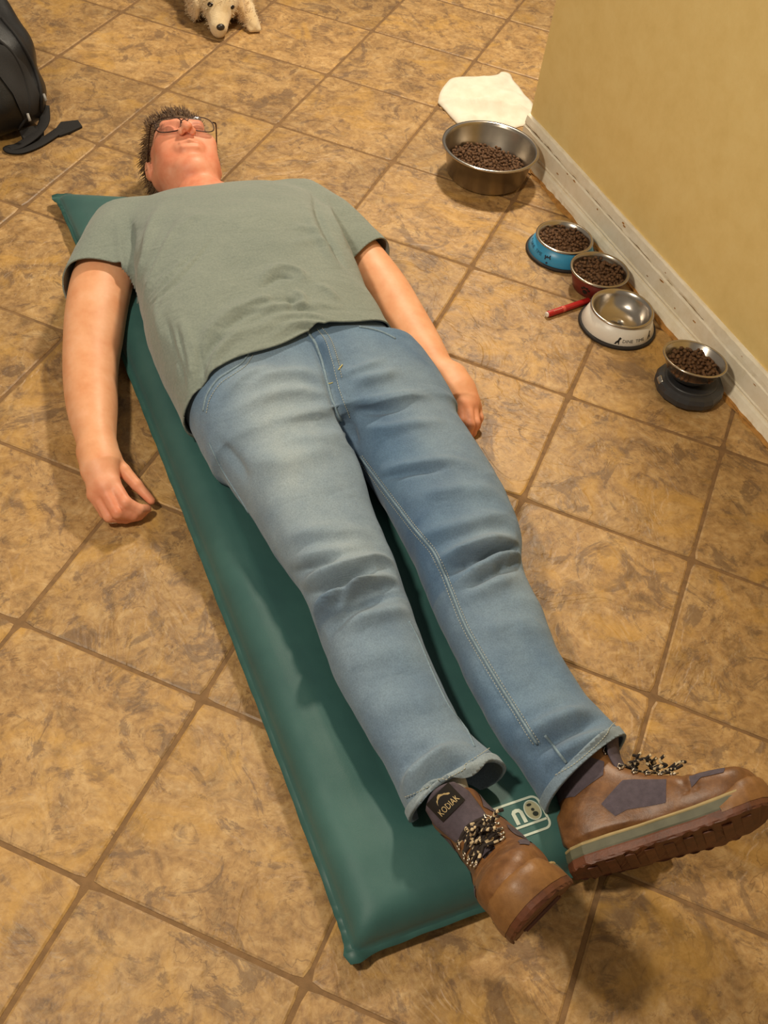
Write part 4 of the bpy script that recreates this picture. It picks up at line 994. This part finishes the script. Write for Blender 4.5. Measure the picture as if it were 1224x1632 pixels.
def boot_surface():
    st = .0026
    g = Grid(np.arange(-.01, .322, st), np.arange(-.066, .067, st), np.arange(.012, .225, st))
    rows = [(.004, .026, .02, .085), (.03, .036, .02, .118), (.08, .039, .02, .135), (.13, .041, .02, .128), (.165, .045, .02, .112), (.20, .050, .02, .099), (.235, .051, .02, .091), (.265, .047, .02, .085), (.288, .037, .02, .076), (.302, .022, .022, .062), (.308, .008, .026, .05)]
    f = loft_fn([(x, 0, (lo + hi) / 2, w_, (hi - lo) / 2) for x, w_, lo, hi in rows], 2.7); g.put(f, f.lo(), f.hi(), 0)
    sh = [(.05, .070, 0, .070, .038), (.09, .066, 0, .064, .038), (.12, .063, 0, .058, .037), (.15, .060, 0, .054, .038), (.18, .060, 0, .054, .040), (.215, .058, 0, .055, .042)]
    f2 = loft_fn(sh, 2.3, axis=2); g.put(f2, f2.lo(), f2.hi(), .025)
    V, Q = g.mesh(); V = smooth(V, Q, 2, .5)
    N = vnormals(V, Q); X, Y, Z = V.T
    cr = -0.0022 * np.exp(-((X - .205 + .1 * np.abs(Y)) / .006) ** 2) * (Z > .06) - 0.0018 * np.exp(-((X - .222 + .12 * np.abs(Y)) / .005) ** 2) * (Z > .06) - .002 * np.exp(-((Z - .125 - .35 * (X - .06)) / .006) ** 2) * (X < .09)
    V = V + N * (cr + vnoise(V, 70, 31) * .0007)[:, None]
    return V, Q
def make_boot(lateral, o, xh, zh, sc, label, patch):
    xh = np.array(xh, float); xh /= np.linalg.norm(xh); zh = np.array(zh, float); zh -= xh * (xh @ zh); zh /= np.linalg.norm(zh); yh = np.cross(zh, xh)
    if 'b' not in BOOT_CACHE: BOOT_CACHE['b'] = boot_surface()
    V0, Q0 = BOOT_CACHE['b']; X, Y, Z = V0.T; T0 = tris(Q0)
    collar = .176 + .16 * (X - .06) + .006 * np.cos(X * 60) - Z
    # throat: the front opens where the lacing pulls the two flaps together
    throat = np.maximum(np.abs(Y) - (.010 + .016 * np.clip((Z - .10) / .07, 0, 1)), .192 - X - .0 - 0.62 * (Z - .10) * 0 - 0 ) if False else None
    dors = (X - .115) + (Z - .10) * .75                      # front of the shaft and instep
    open_ = np.where(Z > .088, np.minimum(dors * 2 + .02, .205 - X), -1)
    wv = .009 + .020 * np.clip((Z - .095) / .08, 0, 1)
    slot = np.where((dors > -.004) & (X < .198) & (Z > .09), np.abs(Y) - wv, 1.0)
    s = np.minimum(collar, slot)
    root = bpy.data.objects.new('boot', None)
    v, t_ = clip(V0, T0, s); v = toe_spring(v)
    me = bpy.data.meshes.new('boot'); me.from_pydata([tuple(q) for q in v], [], [tuple(map(int, q)) for q in t_]); me.shade_smooth(); me.materials.append(M_LEATHER)
    boot = link(bpy.data.objects.new('boot', me), person); cloth_mod(boot, .004)
    boot.matrix_local = Matrix.Translation(Vector(o)) @ Matrix((xh * sc, yh * sc, zh * sc)).transposed().to_4x4(); boot['label'] = label
    # cloth panels on both sides and round the ankle
    N0 = vnormals(V0, Q0); P2 = np.stack([X, Z], 1)
    main = [(.072, .081), (.114, .110), (.132, .106), (.178, .090), (.166, .055), (.107, .062), (.087, .057)]
    coll = [(.004, .112), (.018, .113), (.036, .105), (.088, .127), (.095, .150), (.066, .168), (.040, .174), (.004, .172)]
    toe = [(.211, .084), (.240, .083), (.266, .076), (.261, .068), (.227, .074), (.209, .064)]
    for pl in (main, coll, toe):
        for sd in (-1, 1):
            d = np.minimum(inpoly(P2, pl), collar - .004)
            d = np.where(Y * sd > .004, d, -1)
            v, t_ = clip(V0 + N0 * .0010, T0, d)
            if len(t_) > 3: mesh_obj('fabric_panel', toe_spring(v), t_, M_FABRIC, boot)
    # sole: welt, midsole and lugged outsole
    xs = np.concatenate([np.linspace(0, .03, 10), np.linspace(.035, .27, 44), np.linspace(.273, .31, 14)])
    def slab(name, layers, mat, lug=False):
        ring = np.vstack([np.stack([xs, half_width(xs)], 1), np.stack([xs[::-1], -half_width(xs[::-1])], 1)]); n = len(ring); V = []
        for z, gr in layers:
            c = np.array([.15, 0]); d = ring - c; r = ring + gr * d / np.linalg.norm(d, axis=1)[:, None]
            for k, (x, y) in enumerate(r):
                zz = z
                if lug and z == 0: zz = .0022 if (k // 2) % 2 else 0.0
                V.append((x, y, zz))
        V = toe_spring(V); F = []
        for i in range(len(layers) - 1):
            for k in range(n): k2 = (k + 1) % n; F.append((i * n + k, i * n + k2, (i + 1) * n + k2, (i + 1) * n + k))
        F.append(tuple(range(n))[::-1]); F.append(tuple((len(layers) - 1) * n + k for k in range(n))); return mesh_obj(name, V, F, mat, boot, False)
    slab('outsole', [(0.0, .004), (.004, .006), (.014, .006), (.0165, .005)], M_OUT, True)
    slab('midsole', [(.0165, .0045), (.019, .006), (.030, .0055), (.032, .004)], M_MID); slab('welt', [(.032, .004), (.0335, .0052), (.036, .0045), (.037, .002)], M_CREAM)
    bm = bmesh.new()
    for k in range(9): box_bm(bm, .03 + k * .03, 0, .0005 + .016 * max(0, (k * .03 + .03 - .19) / .12) ** 2, .016, .060 if k else .04, .003, .001)
    lg = bm_obj('tread_lugs', bm, M_OUT, boot, False); lg['kind'] = 'stuff'
    # rubber bumper wrapped round the toe
    xb = np.linspace(.232, .31, 26); ring = np.vstack([np.stack([xb, half_width(xb)], 1), np.stack([xb[::-1], -half_width(xb[::-1])], 1)]); n = len(ring); V = []; F = []
    lv = [(.012, .0068), (.020, .0078), (.034, .0070), (.046, .0035), (.052, -.003), (.054, -.010)]
    for z, gr in lv:
        for x, y in ring:
            d = np.array([x - .15, y]); d /= np.linalg.norm(d); top = np.clip((x - .232) / .05, 0, 1); zz = .012 + (z - .012) * (.35 + .65 * top)
            V.append((x + gr * d[0], y + gr * d[1], zz))
    for i in range(len(lv) - 1):
        for k in range(n - 1): F.append((i * n + k, i * n + k + 1, (i + 1) * n + k + 1, (i + 1) * n + k))
    mesh_obj('toe_bumper', toe_spring(V), F, M_BUMP, boot)
    # tongue
    C_ = catmull([(.196, .092), (.170, .102), (.146, .114), (.128, .134), (.121, .160), (.124, .188), (.132, .212)], 5); V = []; F = []; m = 13; W_ = np.interp(np.linspace(0, 1, len(C_)), [0, .4, .8, 1], [.017, .026, .034, .028])
    bt = BVHTree.FromPolygons([tuple(map(float, q)) for q in V0], [tuple(map(int, q)) for q in Q0])
    for lay in (0, 1):
        for i, (x, z) in enumerate(C_):
            for j in range(m):
                y = (j / (m - 1) * 2 - 1) * W_[i]; c = (j / (m - 1) * 2 - 1) ** 2
                cut_end = .010 * c * (i / (len(C_) - 1)) ** 6
                V.append((x - .014 * c - .003 * lay, y, z - .003 * lay - cut_end))
    n = len(C_) * m
    for i in range(len(C_) - 1):
        for j in range(m - 1):
            q = (i * m + j, i * m + j + 1, (i + 1) * m + j + 1, (i + 1) * m + j); F.append(q); F.append(tuple(n + k for k in q[::-1]))
    edge = [i * m for i in range(len(C_))] + [(len(C_) - 1) * m + j for j in range(1, m)] + [i * m + m - 1 for i in range(len(C_) - 2, -1, -1)]
    for k in range(len(edge) - 1): F.append((edge[k], edge[k + 1], n + edge[k + 1], n + edge[k]))
    mesh_obj('tongue', toe_spring(V), F, M_FABRIC, boot)
    # hooks and laces
    HK = [(.190, .097, .016), (.172, .104, .019), (.154, .113, .022), (.137, .124, .025), (.122, .142, .029), (.112, .168, .034)]
    hk = []
    for x, z, y in HK:
        for sd in (-1, 1):
            p = bt.find_nearest(Vector((x, sd * (y + .006), z)))[0]; p = np.array(p); hk.append((sd, p))
            nrm = np.array(bt.find_nearest(Vector(p))[1]); u = np.array([.5, 0, .8]); u -= nrm * (u @ nrm); u /= np.linalg.norm(u); w_ = np.cross(nrm, u)
            P = [p + nrm * .0012 + w_ * .0042 * a_ + u * .004 * b_ + nrm * .0022 * c_ for a_, b_, c_ in ((-1, -1, 0), (-1, 1, 1), (1, 1, 1), (1, -1, 0))]
            Vt, Ft = tube(P, .0011, 6, True); r_ = bmesh.new(); bmesh.ops.create_uvsphere(r_, u_segments=8, v_segments=5, radius=.0024)
            rv = [tuple(np.array(q.co) + p + nrm * .001 - u * .006) for q in r_.verts]; rf = [tuple(q.index for q in f_.verts) for f_ in r_.faces]; r_.free()
            Vj, Fj = joinmesh([(Vt, Ft), (rv, rf)]); q = mesh_obj('lace_hook', toe_spring(Vj), Fj, M_HOOK, boot); q['kind'] = 'stuff'
    Lp = [p for sd, p in hk if sd < 0]; Rp = [p for sd, p in hk if sd > 0]; rr = random.Random(3 if patch else 5)
    def lift(P, a): return [np.array(q) + np.array([.55, 0, .83]) * a for q in P]
    for i in range(5):
        for A_, B_ in ((Lp, Rp), (Rp, Lp)):
            a_, b_ = A_[i], B_[min(i + 1, 5)] if i < 4 else B_[i]; mid = (a_ + b_) / 2
            P = lift([a_], .003) + lift([a_ * .7 + b_ * .3 + np.array([0, 0, rr.uniform(-.003, .003)])], .009) + lift([mid], .012) + lift([a_ * .3 + b_ * .7 + np.array([rr.uniform(-.003, .003), 0, 0])], .009) + lift([b_], .003)
            Vt, Ft = tube(catmull(P, 6), .0025, 6); mesh_obj('lace', toe_spring(Vt), Ft, M_LACE, boot)
    for k in range(12):                                     # the loose loops lying over the lacing
        x0, z0 = rr.uniform(.130, .180), 0; z0 = .104 + (.18 - x0) * .62; sd = -1 if lateral > 0 else 1; y0 = rr.uniform(-.012, .016)
        P = [np.array([x0, y0, z0])]
        for q in range(4): P.append(P[-1] + np.array([rr.uniform(-.007, .012), sd * -rr.uniform(.004, .011) * (1 if patch else .6), rr.uniform(-.007, .005)]))
        Vt, Ft = tube(catmull(lift(P, .015), 6), .0025, 6); mesh_obj('lace', toe_spring(Vt), Ft, M_LACE, boot)
    if patch:                                               # woven badge at the top of the tongue
        def on_tongue(items, lift_):
            Vv, Ff = joinmesh(items); out = []
            for y, h, _ in Vv:
                z = .176 + h; x = float(np.interp(z, C_[10:, 1], C_[10:, 0])); out.append((x + .0015 + lift_ - .014 * (y / .031) ** 2, y, z + .0005))
            return out, Ff
        def gridpoly(x0, x1, y0, y1, n=8): 
            return [(x0 + (x1 - x0) * i / n, y, 0) for y in (y0, y1) for i in range(n + 1)], [(i, i + 1, n + 2 + i, n + 1 + i) for i in range(n)]
        v, f_ = on_tongue([gridpoly(-.022, .022, -.003, .030)], .0012); mesh_obj('badge', v, f_, M_INK, boot, False)
        tx_ = text_mesh('KODIAK', .0125); wd = max(q[0] for q in tx_[0]); tx_ = ([((q[0] - wd / 2) * .036 / wd, q[1] * 1.05, 0) for q in tx_[0]], tx_[1])
        v, f_ = on_tongue([shift(tx_, 0, .003)], .0024); mesh_obj('badge_lettering', v, f_, M_GOLD, boot, False)
        bear = [(-.011, .0145), (-.010, .019), (-.0085, .0225), (-.006, .0235), (-.0035, .0262), (0, .0275), (.0025, .0262), (.005, .0242), (.0075, .0235), (.0095, .0215), (.0125, .0200), (.0135, .0180), (.011, .0172), (.010, .0145)]
        v, f_ = on_tongue([poly(bear)], .0024); mesh_obj('badge_emblem', v, f_, M_GOLD, boot, False)
    return boot
RB_O, RB_X, RB_Z = (1.889, .250, .088), (.348, -.382, .856), (-.898, -.396, .189)
LB_O, LB_X, LB_Z = (1.868, .322, .060), (.22, .855, .44), (-.93, .335, .12)
make_boot(1, RB_O, RB_X, RB_Z, 0.92, 'brown leather hiking boot with badge on its tongue, toe pointing up', True)
make_boot(-1, LB_O, LB_X, LB_Z, 0.91, 'brown leather hiking boot turned out on its side', False)
M_SOCK = flat('grey_white_sock', (206, 200, 188), 0.95, var=0.08, bump=0.5, bscale=500)
for (o_, x_, z_), leg in (((RB_O, RB_X, RB_Z), (1.68, .205, .090)), ((LB_O, LB_X, LB_Z), (1.68, .390, .090))):
    o_, x_, z_ = map(np.array, (o_, x_, z_)); x_ = x_ / np.linalg.norm(x_); z_ = z_ / np.linalg.norm(z_)
    P = catmull([leg, o_ + .046 * x_ + .160 * z_, o_ + .052 * x_ + .13 * z_, o_ + .064 * x_ + .09 * z_], 6); V, F = tube(P, np.linspace(.024, .031, len(P)), 20)
    mesh_obj('sock', V, F, M_SOCK, person)

# ------------------------------------------------------------------ hair and glasses
def hair():
    t = NT('brown_hair'); at = t.n('ShaderNodeTexCoord'); n = t.noise(at.outputs['Object'], 60, 4, .6)
    m = t.set(Base_Color=t.ramp(n.outputs[0], [(0.3, lin(72, 50, 32)), (0.55, lin(108, 80, 54)), (0.75, lin(146, 116, 84))]), Roughness=0.55)
    g = Grid(np.arange(-.12, .18, .004), np.arange(.16, .40, .004), np.arange(-.004, .22, .004))
    g.ell(hp(0, .034, -.016), (.081, .098, .096), HROT, 0); g.ell(hp(0, -.02, -.045), (.074, .07, .06), HROT, .02)
    V, Q = g.mesh(); q = (V - HC) @ HROT.T
    s = np.minimum(np.where(q[:, 1] > .02, .058 + (q[:, 1] - .05) * .3 - q[:, 2] + .012 * np.cos(q[:, 0] * 40), -.004 - q[:, 2] + .35 * (q[:, 1] + .04)), q[:, 1] + .078)
    v, tt = clip(V, tris(Q), s); N = vnormals(v, tt); v = v + N * (vnoise(v, 160, 41) * .0018)[:, None]; v[:, 2] = np.maximum(v[:, 2], .001)
    h = mesh_obj('hair', v, tt, m, person)
    parts = []; r = random.Random(2); cand = [i for i in range(len(v)) if v[i, 2] > .004]
    for k in range(2600):
        i = r.choice(cand); p = v[i]; nn = N[i]; qq = (p - HC) @ HROT.T
        d = nn * r.uniform(.25, .8) - e_n * r.uniform(.3, 1.0) + e_u * r.uniform(-.3, .6) + np.array([r.gauss(0, .3), r.gauss(0, .3), 0])
        if qq[1] > .05 and qq[2] > .02: d = d + e_r * -.5 + e_u * .5
        d /= np.linalg.norm(d); ln_ = r.uniform(.010, .026) * (1.35 if qq[0] < -.05 else 1)
        P = [p - nn * .002]; 
        for sgm in range(3): d = d + np.array([0, 0, -.16]); P.append(P[-1] + d / np.linalg.norm(d) * ln_ / 3)
        P = np.array(P); P[:, 2] = np.maximum(P[:, 2], .0012); parts.append(tube(P, [.0011, .0010, .0007, .0003], 3, cap=False))
    for k in range(900):                                    # tousled fringe standing up over the forehead
        x = r.uniform(-.062, .058); p = hp(x, .078 + r.uniform(-.008, .03), .066 - 9 * x * x + r.uniform(-.02, .0)); d = e_u * r.uniform(.5, 1.1) + e_n * r.uniform(.1, .9) + e_r * (x * 6 + r.gauss(-.15, .3)); d /= np.linalg.norm(d); ln_ = r.uniform(.010, .022)
        P = [p]
        for sgm in range(3): d = d + e_u * .12 - e_n * .12; P.append(P[-1] + d / np.linalg.norm(d) * ln_ / 3)
        parts.append(tube(P, [.0012, .0011, .0008, .0003], 3, cap=False))
    V, F = joinmesh(parts); o = mesh_obj('hair_strands', V, F, m, h); o['kind'] = 'stuff'
    # eyebrows
    for sd in (-1, 1):
        parts = []
        for k in range(60):
            x = sd * (.012 + .036 * k / 60); p = hp(x, .026 + .004 * math.sin(k / 60 * 3.1) + r.uniform(-.002, .002), .082 - .010 * (k / 60) ** 2); parts.append(tube([p, p + e_r * sd * .005 + e_u * .002 + e_n * .0008], [.0006, .0003], 3, cap=False))
        V, F = joinmesh(parts); o = mesh_obj('eyebrow', V, F, m, person); o['kind'] = 'stuff'
hair()
def glasses():
    M_FR = flat('dark_metal_frame', (58, 40, 34), 0.35, 0.6, var=0.1)
    t = NT('lens_glass'); t.set(Base_Color=(1, 1, 1, 1), Roughness=0.03, IOR=1.45, Transmission_Weight=1.0); M_LENS = t.m
    root = bpy.data.objects.new('eyeglasses', None); link(root, person); root['label'] = 'thin dark-rimmed eyeglasses'
    for sd in (-1, 1):
        P = []
        for k in range(32):
            a = 6.2832 * k / 32; c, s_ = math.cos(a), math.sin(a); x = .0280 * np.sign(c) * abs(c) ** .75; y = .0200 * np.sign(s_) * abs(s_) ** .75
            P.append(hp(sd * .0345 + x, -.006 + y, .102 + .22 * y - .004 * (abs(sd * .0345 + x) / .06) ** 2 * 2))
        V, F = tube(P, .0013, 6, True); mesh_obj('rim', V, F, M_FR, root)
        P = np.array(P); c = P.mean(0); n = len(P); V = [tuple(c + e_n * .0003)] + [tuple(p + e_n * .0003) for p in P] + [tuple(c - e_n * .0003)] + [tuple(p - e_n * .0003) for p in P]
        F = [(0, 1 + k, 1 + (k + 1) % n) for k in range(n)] + [(n + 1, n + 2 + (k + 1) % n, n + 2 + k) for k in range(n)]; mesh_obj('lens', V, F, M_LENS, root)
        V, F = tube(catmull([hp(sd * .062, .004, .097), hp(sd * .070, .006, .090), hp(sd * .074, .008, .05), hp(sd * .077, .004, .0), hp(sd * .079, -.012, -.022)], 5), .0016, 6); mesh_obj('temple_arm', V, F, M_FR, root)
        V, F = tube(catmull([hp(sd * .008, .002, .101), hp(sd * .009, -.006, .098), hp(sd * .0105, -.010, .094)], 4), .0009, 5); mesh_obj('nose_pad', V, F, M_FR, root)
    V, F = tube(catmull([hp(-.0075, .000, .1035), hp(0, .003, .106), hp(.0075, .000, .1035)], 5), .0013, 6); mesh_obj('bridge', V, F, M_FR, root)
glasses()

# ------------------------------------------------------------------ dog resting its chin on the floor
def dog():
    NO = pix(349, 52, .022); A_ = np.arange(NO[0] - .75, NO[0] + .05, .0045)
    g = Grid(A_, np.arange(.46, .92, .0045), np.arange(-.002, .26, .0045))
    P = lambda da, db, z: (NO[0] - da, NO[1] + db, z)
    g.rc(P(.016, .004, .032), .026, P(.058, .016, .052), .037, .01)
    g.rc(P(.016, .004, .018), .018, P(.060, .016, .028), .028, .01)
    g.ell(P(.100, .030, .074), (.062, .060, .056), None, .02)
    
    g.ell(P(.004, .003, .036), (.013, .016, .012), None, .004)
    g.ell(P(.130, -.038, .05), (.05, .014, .045), None, .012); g.ell(P(.110, .090, .045), (.055, .016, .042), None, .012)
    g.ell(P(.200, .030, .070), (.08, .06, .06), None, .04); g.ell(P(.34, .045, .100), (.16, .095, .10), None, .05); g.ell(P(.55, .03, .09), (.14, .09, .09), None, .06)
    for px, py in ((404, 40),):
        p = pix(px, py, .018); g.ell((p[0] - .012, p[1], .018), (.030, .019, .018), None, .006); g.rc((p[0] - .03, p[1], .022), .019, (p[0] - .17, p[1] + .012, .05), .030, .02)
        for q in (-1.5, -.5, .5, 1.5): g.rc((p[0] - .004, p[1] + q * .009, .014), .0085, (p[0] + .012, p[1] + q * .0085, .010), .0075, .003)
    V, Q = g.mesh(); N = vnormals(V, Q); V = V + N * (vnoise(V, 190, 51) * .0016 + vnoise(V, 90, 52) * .0016)[:, None] * (np.clip((NO[0] - V[:, 0] - .05) / .06, .15, 1))[:, None]; V[:, 2] = np.maximum(V[:, 2], .0006)
    t = NT('cream_fur'); c = t.coord(); n = t.noise(c, 26, 5, .65); n2 = t.noise(t.coord(scale=(1, 3, 3)), 240, 3); at = t.n('ShaderNodeAttribute', attribute_name='tan')
    a = t.ramp(n.outputs[0], [(0.3, lin(214, 184, 134)), (0.6, lin(234, 210, 168))]); b = t.ramp(n.outputs[0], [(0.3, lin(176, 128, 70)), (0.7, lin(212, 168, 106))])
    t.set(Base_Color=t.mix(at.outputs['Fac'], a, b), Roughness=0.95, Sheen_Weight=.3, Normal=t.bump(n2.outputs[0], .7, .003))
    o = mesh_obj('dog', V, Q, t.m); o.matrix_world = MM; tag(o, 'small cream coloured dog resting its chin on the tiles', 'dog')
    f = np.clip(.9 * np.exp(-(((V - np.array(P(.105, .090, .045))) / [.07, .026, .06]) ** 2).sum(1)) + .6 * np.exp(-(((V - np.array(P(.14, -.04, .05))) / [.05, .02, .05]) ** 2).sum(1)) + .25 * (V[:, 0] < NO[0] - .16), 0, 1); set_attr(o, 'tan', f)
    parts = []; r = random.Random(9); cand = np.nonzero((V[:, 0] < NO[0] - .035) & (V[:, 2] > .006))[0]
    for k in range(5200):                                   # short coat
        i = int(r.choice(cand)); p = V[i]; d = N[i] * r.uniform(.35, .8) + np.array([-.55, 0, -.25]) + np.array([r.gauss(0, .25), r.gauss(0, .25), r.gauss(0, .2)]); d /= np.linalg.norm(d); ln_ = r.uniform(.006, .014)
        q = [p - N[i] * .001, p + d * ln_ * .5, p + d * ln_ + [0, 0, -.0015]]; q[1][2] = max(q[1][2], .001); q[2][2] = max(q[2][2], .001); parts.append((tube(q, [.0009, .0007, .0002], 3, cap=False), f[i]))
    Vf, Ff = joinmesh([q for q, _ in parts]); fo = mesh_obj('fur', Vf, Ff, t.m, o); fo['kind'] = 'stuff'; set_attr(fo, 'tan', np.repeat([q for _, q in parts], 9))
    def ball(name, c, r, mt):
        bm = bmesh.new(); bmesh.ops.create_uvsphere(bm, u_segments=16, v_segments=10, radius=1)
        for v in bm.verts: v.co = Vector((c[0] + v.co.x * r[0], c[1] + v.co.y * r[1], c[2] + v.co.z * r[2]))
        return bm_obj(name, bm, mt, o)
    M_N = flat('dog_nose', (52, 44, 36), .35, var=.2); M_E = flat('dog_eye', (30, 18, 10), .15)
    ball('nose', P(-.005, .003, .040), (.009, .0125, .0095), M_N)
    for dx, db, z in ((.050, -.008, .084), (.044, .048, .076)): ball('eye', P(dx, db, z - .003), (.0085, .0115, .0070), M_E)
dog()

# ------------------------------------------------------------------ black backpack
def backpack():
    g = Grid(np.arange(-.74, -.20, .006), np.arange(-.42, .12, .006), np.arange(-.002, .34, .006))
    g.ell((-.47, -.150, .125), (.175, .205, .140), None, 0); g.ell((-.40, -.115, .085), (.135, .165, .095), None, .03); g.ell((-.385, -.04, .07), (.09, .085, .07), None, .02)
    g.ell((-.56, -.15, .20), (.11, .17, .08), None, .04)
    for dz in (.03,): g.put(lambda X, Y, Z: .004 - Z + 0 * X + 0 * Y, (-1, -1, -.01), (1, 1, .004), 0, 'sub')
    V, Q = g.mesh(); V = smooth(V, Q, 1, .5); N = vnormals(V, Q)
    V = V + N * (vnoise(V, 34, 61) * .005 + vnoise(V, 75, 62) * .0025)[:, None]; V[:, 2] = np.maximum(V[:, 2], .001)
    M_BK = flat('black_nylon', (7, 7, 9), .42, var=.3, scale=14, bump=.6, bscale=700); M_MESH = flat('charcoal_mesh_pocket', (22, 19, 18), .7, var=.25, scale=300, bump=.8, bscale=900)
    M_ST = flat('black_webbing', (21, 18, 17), .8, var=.2, scale=200, bump=.6, bscale=800); M_Z = flat('grey_zip_pull', (150, 146, 140), .5)
    root = empty('backpack', MW(0, 0, 0), MANG); tag(root, 'black backpack slumped on the floor with a loose strap', 'backpack')
    mesh_obj('bag', V, Q, M_BK, root); cs = Caster(V, Q)
    # outer pocket panel
    T_ = tris(Q); pr = np.array([[612 + FPX * c[0] / c[2], 816 + FPX * c[1] / c[2]] for c in ((MR @ v + MO - CAM_LOC) @ CR.T for v in V)])
    vis = (N @ np.array([.75, .1, .5])) > .05
    d = np.where(vis, inpoly(pr, [(-40, 60), (10, 75), (40, 105), (62, 150), (58, 180), (38, 190), (20, 150), (-10, 110), (-60, 100)]), -1); v, t_ = clip(V + N * .003, T_, d)
    if len(t_) > 3: mesh_obj('side_pocket', v, t_, M_MESH, root)
    def strap(name, pts, wd, th=.25, lift=.004):
        L_ = cs.line(pts, 8, lift)
        if len(L_) > 3: V_, F_ = tube(L_, wd, 8, flat=((0, 0, 1), th)); mesh_obj(name, V_, F_, M_ST, root)
    strap('piping', [(2, 30), (28, 62), (50, 100), (63, 140), (66, 178)], .0045, 1.0, .001); strap('piping', [(-5, 62), (22, 88), (40, 130), (46, 175), (30, 205)], .004, 1.0, .001)
    for u, v_ in ((73, 150), (48, 180)):
        h = cs.hit(u - 6, v_)
        if h is not None: Vz, Fz = tube([h[0] + h[1] * .004, h[0] + h[1] * .006 + [.012, .001, -.012]], .0035, 6); mesh_obj('zip_pull', Vz, Fz, M_Z, root)
    # webbing strap looped on the floor with its wide end flap
    fl = [pix(70, 168, .055), pix(70, 195, .03), pix(54, 216, .016), pix(30, 232, .008), pix(14, 236, .006), pix(18, 240, .005), pix(34, 240, .005), pix(58, 231, .005), pix(78, 219, .005), pix(97, 206, .005)]
    P = catmull(fl, 7); V_, F_ = tube(P, .0135, 8, flat=((0, 0, 1), .16)); mesh_obj('shoulder_strap', V_, F_, M_ST, root)
    pl = [pix(u, v_, .006) for u, v_ in ((86, 208), (97, 194), (124, 191), (131, 201), (112, 210), (95, 216))]; n = len(pl)
    V_ = [tuple(q) for q in pl] + [(q[0], q[1], .001) for q in pl]; F_ = [tuple(range(n)), tuple(range(2 * n - 1, n - 1, -1))] + [(k, (k + 1) % n, n + (k + 1) % n, n + k) for k in range(n)]
    mesh_obj('strap_end', V_, F_, M_ST, root, False)
    pl = [pix(30, 205, .03), pix(56, 200, .03), pix(70, 205, .01), pix(70, 222, .006), pix(44, 230, .006), pix(36, 222, .01)]; n = len(pl)
    V_ = [tuple(q) for q in pl] + [(q[0], q[1], q[2] - .004) for q in pl]; mesh_obj('strap_anchor', V_, F_, M_ST, root, False)
backpack()
bpy.context.view_layer.update()
